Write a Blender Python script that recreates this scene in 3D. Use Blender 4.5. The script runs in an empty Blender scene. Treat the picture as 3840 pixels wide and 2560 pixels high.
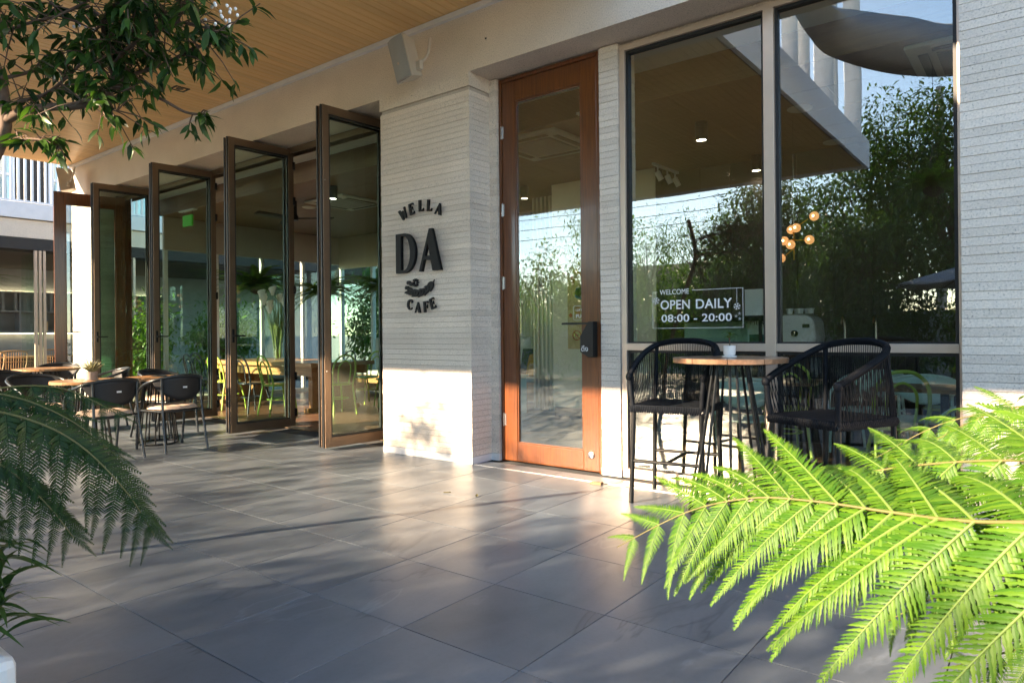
import bpy, math, random
import numpy as np
from mathutils import Vector, Matrix, Euler
random.seed(7); np.random.seed(7)
R = math.radians
scene = bpy.context.scene

# ------------------------------------------------------------------ camera, sky, sun, exposure
cam_d = bpy.data.cameras.new('camera'); cam = bpy.data.objects.new('camera', cam_d)
scene.collection.objects.link(cam)
cam_d.sensor_width = 36.0; cam_d.lens = 24.1; cam_d.shift_y = -0.00885
cam_d.clip_start = 0.05; cam_d.clip_end = 2000
cam.matrix_world = (Matrix.Translation((0, 0, 1.2)) @ Matrix.Rotation(R(37.9), 4, 'Z')
                    @ Matrix.Rotation(R(90), 4, 'X') @ Matrix.Rotation(-0.0095, 4, 'Z'))
cam_d.dof.use_dof = True; cam_d.dof.focus_distance = 3.6; cam_d.dof.aperture_fstop = 10.0
scene.camera = cam

SUN_EL = R(20.0); SDX, SDY = 0.38, 0.925
world = bpy.data.worlds.new('World'); scene.world = world; world.use_nodes = True
wn = world.node_tree
sky = wn.nodes.new('ShaderNodeTexSky'); sky.sky_type = 'NISHITA'; sky.sun_disc = False
sky.sun_elevation = SUN_EL; sky.sun_rotation = math.atan2(-SDX, -SDY)
sky.air_density = 1.0; sky.dust_density = 0.1; sky.ozone_density = 1.6
wn.links.new(sky.outputs[0], wn.nodes['Background'].inputs[0])
wn.nodes['Background'].inputs[1].default_value = 0.105
sun_d = bpy.data.lights.new('sun', 'SUN'); sun_d.energy = 5.0; sun_d.angle = R(0.6); sun_d.color = (1, 0.76, 0.51)
sun = bpy.data.objects.new('sun', sun_d); scene.collection.objects.link(sun)
sdir = Vector((SDX * math.cos(SUN_EL), SDY * math.cos(SUN_EL), -math.sin(SUN_EL)))
sun.rotation_euler = sdir.to_track_quat('-Z', 'Y').to_euler(); sun.location = (-12, -20, 15)
vs = scene.view_settings
vs.view_transform = 'Standard'; vs.look = 'None'; vs.exposure = 2.35; vs.gamma = 1.0
cy = scene.cycles
cy.use_denoising = True; cy.max_bounces = 12; cy.diffuse_bounces = 5; cy.glossy_bounces = 5
cy.transparent_max_bounces = 24; cy.transmission_bounces = 6; cy.caustics_reflective = False; cy.caustics_refractive = False
cy.sample_clamp_indirect = 6.0; cy.use_adaptive_sampling = True; cy.adaptive_threshold = 0.025

# ------------------------------------------------------------------ materials
MAT = {}
def nodes_of(name):
    m = bpy.data.materials.new(name); m.use_nodes = True
    return m, m.node_tree.nodes, m.node_tree.links, m.node_tree.nodes['Principled BSDF']
def coords(n, l, scale=(1, 1, 1), rnd=False, kind='Object'):
    tc = n.new('ShaderNodeTexCoord'); mp = n.new('ShaderNodeMapping'); mp.inputs['Scale'].default_value = scale
    l.new(tc.outputs[kind], mp.inputs['Vector'])
    if rnd:
        oi = n.new('ShaderNodeObjectInfo'); mu = n.new('ShaderNodeVectorMath'); mu.operation = 'SCALE'
        cb = n.new('ShaderNodeCombineXYZ'); mm = n.new('ShaderNodeMath'); mm.operation = 'MULTIPLY'; mm.inputs[1].default_value = 7.3
        l.new(oi.outputs['Random'], cb.inputs[0]); l.new(oi.outputs['Random'], mm.inputs[0]); l.new(mm.outputs[0], cb.inputs[1])
        l.new(oi.outputs['Random'], cb.inputs[2])
        l.new(cb.outputs[0], mu.inputs[0]); mu.inputs['Scale'].default_value = 41.0
        l.new(mu.outputs[0], mp.inputs['Location'])
    return mp.outputs[0]
def noise(n, l, vec, scale, detail=4, rough=0.55, dist=0):
    t = n.new('ShaderNodeTexNoise'); t.inputs['Scale'].default_value = scale; t.inputs['Detail'].default_value = detail
    t.inputs['Roughness'].default_value = rough; t.inputs['Distortion'].default_value = dist
    if vec is not None: l.new(vec, t.inputs['Vector'])
    return t.outputs['Fac']
def ramp(n, l, fac, stops):
    r = n.new('ShaderNodeValToRGB'); e = r.color_ramp.elements
    cc = lambda c: (*c, 1) if len(c) == 3 else c
    e[0].position = stops[0][0]; e[0].color = cc(stops[0][1]); e[-1].position = stops[-1][0]; e[-1].color = cc(stops[-1][1])
    for p, c in stops[1:-1]: e.new(p).color = cc(c)
    l.new(fac, r.inputs[0]); return r.outputs[0]
def bump(n, l, h, b, strength=0.3, dist=0.01):
    bp = n.new('ShaderNodeBump'); bp.inputs['Strength'].default_value = strength; bp.inputs['Distance'].default_value = dist
    l.new(h, bp.inputs['Height']); l.new(bp.outputs[0], b.inputs['Normal'])
def mixc(n, l, fac, a, c, mode='MIX'):
    m = n.new('ShaderNodeMix'); m.data_type = 'RGBA'; m.blend_type = mode
    if isinstance(fac, float): m.inputs['Factor'].default_value = fac
    else: l.new(fac, m.inputs['Factor'])
    for k, v in ((6, a), (7, c)):
        if isinstance(v, tuple): m.inputs[k].default_value = (*v, 1)
        else: l.new(v, m.inputs[k])
    return m.outputs[2]
def plain(name, col, rough=0.5, metal=0.0, var=0.12, scale=6, bmp=0.0, bscale=200, coat=0.0, spec=0.5):
    m, n, l, b = nodes_of(name)
    v = coords(n, l); f = noise(n, l, v, scale, 5)
    lo = tuple(max(0, c * (1 - var)) for c in col); hi = tuple(min(1, c * (1 + var)) for c in col)
    l.new(ramp(n, l, f, [(0.3, lo), (0.7, hi)]), b.inputs['Base Color'])
    b.inputs['Roughness'].default_value = rough; b.inputs['Metallic'].default_value = metal
    b.inputs['Specular IOR Level'].default_value = spec
    if coat: b.inputs['Coat Weight'].default_value = coat; b.inputs['Coat Roughness'].default_value = 0.12
    if bmp: bump(n, l, noise(n, l, v, bscale, 3), b, bmp, 0.004)
    MAT[name] = m; return m

def stone_tile():
    m, n, l, b = nodes_of('stone_tile')
    v = coords(n, l, (2.2, 0.8, 1), True); v2 = coords(n, l, (1, 1, 1), True)
    base = ramp(n, l, noise(n, l, v2, 1.6, 4, 0.5, 0.2), [(0.2, (0.108, 0.130, 0.157)), (0.8, (0.170, 0.194, 0.222))])
    streak = ramp(n, l, noise(n, l, v, 1.5, 4, 0.5, 0.9), [(0.30, (0.80, 0.82, 0.84)), (0.46, (1.0, 1.0, 1.0)), (0.62, (1.08, 1.08, 1.08)), (0.76, (0.88, 0.89, 0.90))])
    c = mixc(n, l, 0.9, base, streak, 'MULTIPLY')
    vv = coords(n, l, (3.0, 0.9, 1), True); vv.node.inputs['Rotation'].default_value = (0, 0, 0.30)
    vein = ramp(n, l, noise(n, l, vv, 1.0, 4, 0.5, 1.1), [(0.34, (1, 1, 1)), (0.37, (1.30, 1.30, 1.29)), (0.395, (1, 1, 1)), (0.58, (1, 1, 1)), (0.605, (0.60, 0.62, 0.65)), (0.625, (0.92, 0.92, 0.93)), (0.75, (1.05, 1.05, 1.05))])
    mask = ramp(n, l, noise(n, l, v2, 1.3, 2), [(0.42, (0.10,) * 3), (0.60, (1.0,) * 3)])
    c = mixc(n, l, mask, c, mixc(n, l, 1.0, c, vein, 'MULTIPLY'))
    oi = n.new('ShaderNodeObjectInfo')
    c = mixc(n, l, 0.8, c, ramp(n, l, oi.outputs['Random'], [(0, (0.80, 0.81, 0.83)), (1, (1.16, 1.15, 1.14))]), 'MULTIPLY')
    speck = ramp(n, l, noise(n, l, v2, 55, 3), [(0.25, (0.80,) * 3), (0.5, (1, 1, 1)), (0.8, (1.1,) * 3)])
    c = mixc(n, l, 0.35, c, speck, 'MULTIPLY')
    l.new(c, b.inputs['Base Color'])
    l.new(ramp(n, l, noise(n, l, v2, 5, 2), [(0.3, (0.29,) * 3), (0.75, (0.38,) * 3)]), b.inputs['Roughness'])
    b.inputs['Specular IOR Level'].default_value = 0.55
    bump(n, l, noise(n, l, v, 14, 3, 0.5), b, 0.05, 0.004)
    MAT['stone_tile'] = m
stone_tile()

def stucco(name, col):
    m, n, l, b = nodes_of(name)
    v = coords(n, l, (1, 1, 1), False, 'Generated') if False else coords(n, l)
    geo = n.new('ShaderNodeNewGeometry')
    f = noise(n, l, geo.outputs['Position'], 90, 3, 0.6)
    f2 = noise(n, l, geo.outputs['Position'], 2.2, 5)
    dark = tuple(c * 0.42 for c in col)
    c = ramp(n, l, f, [(0.30, dark), (0.37, tuple(k * 0.86 for k in col)), (0.7, tuple(min(1, k * 1.08) for k in col))])
    c = mixc(n, l, 0.5, c, ramp(n, l, f2, [(0.3, (0.84, 0.83, 0.81)), (0.7, (1.06, 1.05, 1.04))]), 'MULTIPLY')
    oi = n.new('ShaderNodeObjectInfo')
    if name == 'brick_strip': c = mixc(n, l, 1.0, c, ramp(n, l, oi.outputs['Random'], [(0, (0.90, 0.89, 0.88)), (0.5, (1, 1, 1)), (1, (1.07, 1.06, 1.05))]), 'MULTIPLY')
    l.new(c, b.inputs['Base Color']); b.inputs['Roughness'].default_value = 0.85
    b.inputs['Specular IOR Level'].default_value = 0.25
    bump(n, l, noise(n, l, geo.outputs['Position'], 120, 5, 0.7), b, 0.7, 0.006)
    MAT[name] = m
stucco('stucco', (0.78, 0.69, 0.59)); stucco('brick_strip', (0.83, 0.75, 0.66)); stucco('mortar', (0.58, 0.51, 0.44))

def wood(name, dark, light, scale=(1, 14, 14), rough=0.45, coat=0.0, rnd=True, gl=0.10):
    m, n, l, b = nodes_of(name)
    v = coords(n, l, scale, rnd)
    f = noise(n, l, v, 2.2, 8, 0.6, 0.8)
    c = ramp(n, l, f, [(0.25, dark), (0.75, light)])
    if rnd:
        oi = n.new('ShaderNodeObjectInfo')
        c = mixc(n, l, 0.6, c, ramp(n, l, oi.outputs['Random'], [(0, (0.88,) * 3), (1, (1.1,) * 3)]), 'MULTIPLY')
    l.new(c, b.inputs['Base Color']); b.inputs['Roughness'].default_value = rough
    if coat: b.inputs['Coat Weight'].default_value = coat; b.inputs['Coat Roughness'].default_value = 0.1
    bump(n, l, f, b, gl, 0.003)
    MAT[name] = m
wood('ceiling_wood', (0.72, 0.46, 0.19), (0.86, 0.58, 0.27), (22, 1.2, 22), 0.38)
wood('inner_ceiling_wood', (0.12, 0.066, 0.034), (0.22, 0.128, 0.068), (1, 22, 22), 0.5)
wood('door_wood', (0.055, 0.014, 0.003), (0.195, 0.056, 0.010), (26, 26, 1.1), 0.3, 0.6, True, 0.2)
wood('teak', (0.26, 0.13, 0.055), (0.46, 0.25, 0.11), (9, 9, 9), 0.4, 0.25)
wood('walnut', (0.16, 0.085, 0.045), (0.36, 0.21, 0.12), (11, 11, 11), 0.3, 0.4)
wood('oak_slab', (0.30, 0.15, 0.06), (0.52, 0.29, 0.12), (1.2, 16, 16), 0.35, 0.3)
wood('floor_wood', (0.10, 0.055, 0.032), (0.18, 0.10, 0.06), (1.2, 18, 18), 0.35)
wood('cream_panel', (0.74, 0.67, 0.53), (0.82, 0.76, 0.62), (30, 30, 1.0), 0.5, 0, True, 0.03)
wood('rattan', (0.30, 0.17, 0.07), (0.48, 0.30, 0.14), (30, 30, 30), 0.5)
plain('bronze', (0.205, 0.142, 0.096), 0.36, 0.7, 0.06)
plain('champagne', (0.64, 0.52, 0.42), 0.36, 0.45, 0.04)
plain('gasket', (0.012, 0.013, 0.014), 0.5)
plain('black_metal', (0.009, 0.010, 0.011), 0.38, 0.0, 0.2, 6, 0, 200, 0, 0.3)
plain('grey_tube', (0.055, 0.062, 0.068), 0.32, 0.7, 0.1)
plain('chair_panel', (0.013, 0.013, 0.015), 0.55, 0, 0.15, 6, 0.15, 500)
plain('cushion', (0.58, 0.44, 0.34), 0.9, 0, 0.08, 8, 0.25, 600)
plain('rope', (0.008, 0.010, 0.014), 0.55, 0, 0.3, 40, 0.3, 300, 0, 0.15)
plain('lime_paint', (0.42, 0.60, 0.09), 0.3, 0, 0.05, 4, 0, 0, 0.3)
plain('navy_paint', (0.016, 0.026, 0.040), 0.3, 0, 0.1, 4, 0, 0, 0.3)
plain('mint_plastic', (0.60, 0.84, 0.80), 0.35, 0, 0.04)
plain('white_paint', (0.78, 0.78, 0.78), 0.5, 0, 0.03)
plain('wing_white', (0.74, 0.76, 0.80), 0.6, 0, 0.05)
plain('speaker_grille', (0.30, 0.31, 0.31), 0.6, 0, 0.05, 8, 0.5, 900)
plain('speaker_body', (0.55, 0.51, 0.45), 0.5, 0, 0.04)
plain('sign_black', (0.009, 0.010, 0.012), 0.5, 0.0, 0.1, 6, 0, 200, 0, 0.15)
plain('decal_white', (0.86, 0.87, 0.88), 0.5, 0, 0.02)
plain('kraft', (0.62, 0.44, 0.24), 0.8, 0, 0.10, 12)
plain('ink_green', (0.03, 0.13, 0.11), 0.7); plain('ink_orange', (0.55, 0.20, 0.06), 0.7); plain('ink_red', (0.5, 0.04, 0.03), 0.6)
plain('ink_blue', (0.06, 0.16, 0.32), 0.7)
plain('ceramic', (0.80, 0.80, 0.79), 0.2, 0, 0.03, 5, 0, 0, 0.4)
plain('concrete_pot', (0.33, 0.29, 0.25), 0.85, 0, 0.2, 20, 0.4, 120)
plain('planter_white', (0.70, 0.72, 0.73), 0.6, 0, 0.12, 9, 0.2, 60)
plain('steel', (0.62, 0.62, 0.62), 0.25, 1.0, 0.04)
plain('sofa_cloth', (0.52, 0.55, 0.53), 0.9, 0, 0.06, 6, 0.2, 500)
plain('dark_cloth', (0.018, 0.018, 0.020), 0.9); plain('mustard', (0.52, 0.27, 0.03), 0.9)
plain('curtain', (0.62, 0.60, 0.55), 0.9, 0, 0.05)
plain('taupe_wall', (0.105, 0.082, 0.066), 0.8, 0, 0.08, 3)
plain('dark_wall', (0.038, 0.035, 0.033), 0.8, 0, 0.1)
plain('pale_inner', (0.58, 0.60, 0.56), 0.8, 0, 0.04)
plain('bark', (0.115, 0.085, 0.066), 0.9, 0, 0.3, 14, 0.6, 40)
plain('twig', (0.13, 0.085, 0.06), 0.8, 0, 0.25, 30, 0.3, 120)
plain('grout', (0.075, 0.077, 0.08), 0.9)
plain('soil', (0.055, 0.042, 0.030), 0.95, 0, 0.3, 30, 0.6, 40)
plain('garden_ground', (0.36, 0.32, 0.26), 0.95, 0, 0.25, 3, 0.5, 30)  # made pale to bounce sunlight up under the canopy
plain('grey_fabric', (0.26, 0.28, 0.31), 0.85, 0, 0.06)
plain('fence_grey', (0.30, 0.32, 0.34), 0.7, 0, 0.1, 4)
plain('roof_tile', (0.20, 0.17, 0.15), 0.8, 0, 0.2)
plain('screen_dark', (0.02, 0.022, 0.025), 0.12)
plain('petal', (0.85, 0.85, 0.82), 0.6, 0, 0.03)
plain('stem_green', (0.14, 0.22, 0.045), 0.6); plain('rachis_brown', (0.13, 0.12, 0.035), 0.6)

def emit(name, col, st):
    m, n, l, b = nodes_of(name)
    b.inputs['Base Color'].default_value = (*col, 1); b.inputs['Emission Color'].default_value = (*col, 1)
    b.inputs['Emission Strength'].default_value = st; MAT[name] = m
emit('exit_green', (0.05, 0.26, 0.02), 0.07); emit('lamp_glow', (1.0, 0.66, 0.34), 3.0); emit('downlight', (1.0, 0.82, 0.62), 14.0); emit('led_strip', (1.0, 0.80, 0.45), 2.0); emit('exit_white', (0.8, 1.0, 0.8), 0.5)

def glass(name, tint, f0=0.055, rough=0.0):
    m = bpy.data.materials.new(name); m.use_nodes = True; n, l = m.node_tree.nodes, m.node_tree.links
    n.remove(n['Principled BSDF'])
    geo = n.new('ShaderNodeNewGeometry'); dot = n.new('ShaderNodeVectorMath'); dot.operation = 'DOT_PRODUCT'
    l.new(geo.outputs['Incoming'], dot.inputs[0]); l.new(geo.outputs['Normal'], dot.inputs[1])
    def mth(op, a, bb=None):
        t = n.new('ShaderNodeMath'); t.operation = op
        for k, v in enumerate((a, bb)):
            if v is None: continue
            if isinstance(v, float): t.inputs[k].default_value = v
            else: l.new(v, t.inputs[k])
        return t.outputs[0]
    ab = mth('ABSOLUTE', dot.outputs['Value']); om = mth('SUBTRACT', 1.0, ab); pw = mth('POWER', om, 5.0)
    fr = mth('ADD', mth('MULTIPLY', pw, 1.0 - f0), f0)
    tr = n.new('ShaderNodeBsdfTransparent'); tr.inputs[0].default_value = (*tint, 1)
    bn = n.new('ShaderNodeBump'); bn.inputs['Strength'].default_value = 0.12; bn.inputs['Distance'].default_value = 0.004
    nz = n.new('ShaderNodeTexNoise'); nz.inputs['Scale'].default_value = 1.7; nz.inputs['Detail'].default_value = 1.0; l.new(geo.outputs['Position'], nz.inputs['Vector']); l.new(nz.outputs['Fac'], bn.inputs['Height'])
    gl = n.new('ShaderNodeBsdfGlossy'); l.new(bn.outputs[0], gl.inputs['Normal']); gl.inputs['Roughness'].default_value = rough; gl.inputs[0].default_value = (1, 1, 1, 1)
    mx = n.new('ShaderNodeMixShader'); l.new(fr, mx.inputs[0]); l.new(tr.outputs[0], mx.inputs[1]); l.new(gl.outputs[0], mx.inputs[2])
    l.new(mx.outputs[0], n['Material Output'].inputs[0]); MAT[name] = m
glass('pane_glass', (0.90, 0.955, 0.93), 0.13); glass('fold_glass', (0.90, 0.965, 0.94), 0.030); glass('clear_glass', (0.93, 0.96, 0.95), 0.05)
def globe_glass():
    m, n, l, b = nodes_of('amber_globe')
    b.inputs['Base Color'].default_value = (0.75, 0.40, 0.18, 1); b.inputs['Roughness'].default_value = 0.3
    b.inputs['Emission Color'].default_value = (1.0, 0.42, 0.15, 1); b.inputs['Emission Strength'].default_value = 0.22
    MAT['amber_globe'] = m
globe_glass()

def leafmat(name, dark, light, trans=0.45, rough=0.45, glow=(1.15, 1.25, 0.5)):
    m = bpy.data.materials.new(name); m.use_nodes = True; n, l = m.node_tree.nodes, m.node_tree.links
    b = n['Principled BSDF']
    geo = n.new('ShaderNodeNewGeometry'); v = coords(n, l)
    c = ramp(n, l, geo.outputs['Random Per Island'], [(0, dark), (0.6, tuple((a + bb) / 2 for a, bb in zip(dark, light))), (1, light)])
    c = mixc(n, l, 0.5, c, ramp(n, l, noise(n, l, v, 9, 4), [(0.3, (0.75, 0.78, 0.75)), (0.7, (1.2, 1.18, 1.1))]), 'MULTIPLY')
    l.new(c, b.inputs['Base Color']); b.inputs['Roughness'].default_value = rough; b.inputs['Specular IOR Level'].default_value = 0.35
    t = n.new('ShaderNodeBsdfTranslucent'); l.new(mixc(n, l, 1.0, c, glow, 'MULTIPLY'), t.inputs[0])
    mx = n.new('ShaderNodeMixShader'); mx.inputs[0].default_value = trans
    l.new(b.outputs[0], mx.inputs[1]); l.new(t.outputs[0], mx.inputs[2]); l.new(mx.outputs[0], n['Material Output'].inputs[0])
    MAT[name] = m
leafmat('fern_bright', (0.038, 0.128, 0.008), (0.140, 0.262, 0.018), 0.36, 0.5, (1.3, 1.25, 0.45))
leafmat('fern_shaded', (0.010, 0.034, 0.006), (0.028, 0.075, 0.010), 0.30, 0.5)  # darker copy of the fern green, standing in for shade
leafmat('tree_leaf', (0.014, 0.042, 0.010), (0.065, 0.14, 0.025), 0.30, 0.4)
leafmat('garden_leaf', (0.045, 0.11, 0.018), (0.15, 0.28, 0.045), 0.5, 0.4)
leafmat('garden_leaf_dark', (0.025, 0.065, 0.014), (0.09, 0.17, 0.03), 0.45, 0.4)
leafmat('grass_blade', (0.022, 0.060, 0.016), (0.06, 0.13, 0.03), 0.25, 0.4)
leafmat('succulent', (0.17, 0.19, 0.08), (0.34, 0.30, 0.18), 0.1, 0.5)

# ------------------------------------------------------------------ mesh helpers
COL = scene.collection
class MB:
    def __init__(s): s.v = []; s.f = []
    def add(s, vs_, fs):
        o = len(s.v); s.v += [tuple(p) for p in vs_]; s.f += [tuple(i + o for i in f) for f in fs]; return s
    def box(s, x0, y0, z0, x1, y1, z1, mat=None):
        p = [(x0, y0, z0), (x1, y0, z0), (x1, y1, z0), (x0, y1, z0), (x0, y0, z1), (x1, y0, z1), (x1, y1, z1), (x0, y1, z1)]
        if mat: p = [tuple(mat @ Vector(q)) for q in p]
        return s.add(p, [(0, 3, 2, 1), (4, 5, 6, 7), (0, 1, 5, 4), (1, 2, 6, 5), (2, 3, 7, 6), (3, 0, 4, 7)])
    def chbox(s, x0, y0, z0, x1, y1, z1, c=0.003):
        # box with chamfered long edges all round (24 verts would be heavy: inset top and bottom, front chamfer)
        a = [(x0, y0, z0 + c), (x1, y0, z0 + c), (x1, y1, z0 + c), (x0, y1, z0 + c), (x0, y0, z1 - c), (x1, y0, z1 - c), (x1, y1, z1 - c), (x0, y1, z1 - c),
             (x0 + c, y0 + c, z1), (x1 - c, y0 + c, z1), (x1 - c, y1 - c, z1), (x0 + c, y1 - c, z1), (x0 + c, y0 + c, z0), (x1 - c, y0 + c, z0), (x1 - c, y1 - c, z0), (x0 + c, y1 - c, z0)]
        f = [(0, 1, 5, 4), (1, 2, 6, 5), (2, 3, 7, 6), (3, 0, 4, 7), (4, 5, 9, 8), (5, 6, 10, 9), (6, 7, 11, 10), (7, 4, 8, 11), (8, 9, 10, 11),
             (1, 0, 12, 13), (2, 1, 13, 14), (3, 2, 14, 15), (0, 3, 15, 12), (15, 14, 13, 12)]
        return s.add(a, f)
    def tube(s, pts, r, n=8, cap=True, closed=False):
        pts = [Vector(p) for p in pts]; m = len(pts); rs = r if isinstance(r, (list, tuple)) else [r] * m
        up = None; rings = []
        for i, p in enumerate(pts):
            if closed: t = pts[(i + 1) % m] - pts[i - 1]
            else: t = pts[min(i + 1, m - 1)] - pts[max(i - 1, 0)]
            t = t.normalized() if t.length > 1e-9 else Vector((0, 0, 1))
            if up is None:
                up = t.orthogonal().normalized()
            else:
                up = (up - t * up.dot(t)); up = up.normalized() if up.length > 1e-6 else t.orthogonal().normalized()
            w = t.cross(up)
            rings.append([tuple(p + (up * math.cos(2 * math.pi * k / n) + w * math.sin(2 * math.pi * k / n)) * rs[i]) for k in range(n)])
        o = len(s.v)
        for rg in rings: s.v += rg
        mm = m if closed else m - 1
        for i in range(mm):
            a = o + i * n; b = o + ((i + 1) % m) * n
            for k in range(n): s.f.append((a + k, a + (k + 1) % n, b + (k + 1) % n, b + k))
        if cap and not closed:
            s.f.append(tuple(o + k for k in reversed(range(n)))); s.f.append(tuple(o + (m - 1) * n + k for k in range(n)))
        return s
    def lathe(s, prof, n=24, c=(0, 0, 0)):
        o = len(s.v)
        for r, z in prof:
            for k in range(n): s.v.append((c[0] + r * math.cos(2 * math.pi * k / n), c[1] + r * math.sin(2 * math.pi * k / n), c[2] + z))
        for i in range(len(prof) - 1):
            a = o + i * n; b = a + n
            for k in range(n): s.f.append((a + k, a + (k + 1) % n, b + (k + 1) % n, b + k))
        s.f.append(tuple(o + k for k in reversed(range(n)))); s.f.append(tuple(o + (len(prof) - 1) * n + k for k in range(n)))
        return s
    def prism(s, poly, y0, y1, fn=lambda x, y, z: (x, y, z)):
        # poly in (x, z); extruded along y
        n = len(poly); o = len(s.v)
        s.v += [fn(x, y0, z) for x, z in poly] + [fn(x, y1, z) for x, z in poly]
        s.f.append(tuple(o + k for k in range(n))); s.f.append(tuple(o + n + k for k in reversed(range(n))))
        for k in range(n): s.f.append((o + k, o + n + k, o + n + (k + 1) % n, o + (k + 1) % n))
        return s
    def grid(s, fn, nu, nv, closed_u=False):
        o = len(s.v)
        for j in range(nv + 1):
            for i in range(nu + 1): s.v.append(tuple(fn(i / nu, j / nv)))
        w = nu + 1
        for j in range(nv):
            for i in range(nu): s.f.append((o + j * w + i, o + j * w + i + 1, o + (j + 1) * w + i + 1, o + (j + 1) * w + i))
        return s
    def mesh(s, name, mat, smooth=None):
        me = bpy.data.meshes.new(name); me.from_pydata(s.v, [], s.f); me.update()
        if mat: me.materials.append(MAT[mat])
        if smooth is not None:
            for p in me.polygons: p.use_smooth = True
            me.set_sharp_from_angle(angle=R(smooth))
        return me
    def build(s, name, mat, parent=None, smooth=None, loc=None, solid=0.0, bevel=0.0, sub=0):
        return link(name, s.mesh(name, mat, smooth), parent, loc, solid, bevel, sub)
def link(name, me, parent=None, loc=None, solid=0.0, bevel=0.0, sub=0, mw=None):
    o = bpy.data.objects.new(name, me); COL.objects.link(o)
    if parent: o.parent = parent
    if loc: o.location = loc
    if mw is not None: o.matrix_local = mw
    if solid:
        md = o.modifiers.new('solid', 'SOLIDIFY'); md.thickness = solid; md.offset = 0
    if bevel:
        md = o.modifiers.new('bevel', 'BEVEL'); md.width = bevel; md.segments = 2; md.limit_method = 'ANGLE'
    if sub:
        md = o.modifiers.new('sub', 'SUBSURF'); md.levels = sub; md.render_levels = sub
    return o
def tag(o, label, cat, group=None, kind=None):
    if label: o['label'] = label
    if cat: o['category'] = cat
    if group: o['group'] = group
    if kind: o['kind'] = kind
    return o
def thing(name, label, cat, loc=(0, 0, 0), rz=0.0, group=None, kind=None):
    o = bpy.data.objects.new(name, None); o.empty_display_size = 0.1; COL.objects.link(o)
    o.location = loc; o.rotation_euler = (0, 0, rz)
    return tag(o, label, cat, group, kind)
def copy_tree(o, parent=None):
    c = o.copy(); COL.objects.link(c); c.parent = parent
    for ch in list(o.children): copy_tree(ch, c)
    return c
def place(root, loc, rz, label, scale=None):
    c = copy_tree(root); c.location = loc; c.rotation_euler = (0, 0, rz); c['label'] = label
    if scale: c.scale = (scale,) * 3
    return c
def smooth_path(pts, k=6):
    P = [Vector(p) for p in pts]; out = []
    for i in range(len(P) - 1):
        p0 = P[max(i - 1, 0)]; p1 = P[i]; p2 = P[i + 1]; p3 = P[min(i + 2, len(P) - 1)]
        for j in range(k):
            t = j / k
            out.append(0.5 * ((2 * p1) + (-p0 + p2) * t + (2 * p0 - 5 * p1 + 4 * p2 - p3) * t * t + (-p0 + 3 * p1 - 3 * p2 + p3) * t ** 3))
    out.append(P[-1]); return out
def curve_mesh(name, polys, depth, mat):
    cu = bpy.data.curves.new(name, 'CURVE'); cu.dimensions = '2D'; cu.fill_mode = 'BOTH'; cu.extrude = depth / 2
    for poly in polys:
        sp = cu.splines.new('POLY'); sp.points.add(len(poly) - 1); sp.use_cyclic_u = True
        for i, (x, y) in enumerate(poly): sp.points[i].co = (x, y, 0, 1)
    o = bpy.data.objects.new('tmp', cu); COL.objects.link(o)
    me = bpy.data.meshes.new_from_object(o.evaluated_get(bpy.context.evaluated_depsgraph_get()))
    bpy.data.objects.remove(o); bpy.data.curves.remove(cu)
    me.materials.clear(); me.materials.append(MAT[mat]); return me
def text_mesh(body, size, depth, mat, spacing=1.0, align='CENTER', bold=0.0, shear=0.0):
    cu = bpy.data.curves.new('lettering', 'FONT'); cu.body = body; cu.size = size; cu.extrude = depth / 2; cu.align_x = align
    cu.space_character = spacing; cu.offset = bold; cu.shear = shear
    o = bpy.data.objects.new('tmp', cu); COL.objects.link(o)
    me = bpy.data.meshes.new_from_object(o.evaluated_get(bpy.context.evaluated_depsgraph_get()))
    bpy.data.objects.remove(o); bpy.data.curves.remove(cu)
    me.materials.clear(); me.materials.append(MAT[mat]); return me
FACE = Matrix.Rotation(R(90), 4, 'X')          # lays an (x, y) drawing upright, facing -Y
def face_at(x, y, z, rot=0.0): return Matrix.Translation((x, y, z)) @ FACE @ Matrix.Rotation(rot, 4, 'Z')
def in_view(p, m=60):
    a = R(37.9); dx, dy, dz = p[0], p[1], p[2] - 1.2
    f = -math.sin(a) * dx + math.cos(a) * dy
    if f < 0.3: return False
    u = 1920 + 2571 * (math.cos(a) * dx + math.sin(a) * dy) / f; v = 1246 - 2571 * dz / f
    return -m < u < 3840 + m and -m < v < 2560 + m
# ------------------------------------------------------------------ ground and terrace
g = MB().box(-400, -400, -0.30, 400, 400, -0.13).build('ground', 'garden_ground'); g['kind'] = 'structure'
floor = MB().box(-17.2, -4.3, -0.12, 4.0, 5.30, -0.010).build('terrace_floor', 'grout'); floor['kind'] = 'structure'
PX, PY, OX, OY = 0.601, 0.5965, -2.085, 1.93
tile_me = MB().chbox(-PX / 2 + 0.0023, -PY / 2 + 0.0023, -0.009, PX / 2 - 0.0023, PY / 2 - 0.0023, 0.0, 0.0008).mesh('floor_tile', 'stone_tile')
rest = MB(); cand = []
for i in range(-25, 10):
    for j in range(-11, 6):
        x = OX + (i + 0.5) * PX; y = OY + (j + 0.5) * PY
        if x < -17 or x > 3.8 or y < -4.1 or y > 5.2: continue
        if y + PY / 2 > 5.3: continue
        (cand if in_view((x, y, 0), 260) else rest.__dict__.setdefault('k', [])).append((x, y))
cand.sort(key=lambda p: p[0] ** 2 + p[1] ** 2)
for k, (x, y) in enumerate(cand):
    if k < 300:
        link('floor_tile', tile_me, floor, (x, y, 0))
    else: rest.k.append((x, y))
for x, y in rest.k: rest.chbox(x - PX / 2 + 0.0023, y - PY / 2 + 0.0023, -0.009, x + PX / 2 - 0.0023, y + PY / 2 - 0.0023, 0, 0.0012)
rt_ = rest.build('floor_tiles', 'stone_tile', floor); rt_['kind'] = 'stuff'
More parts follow.
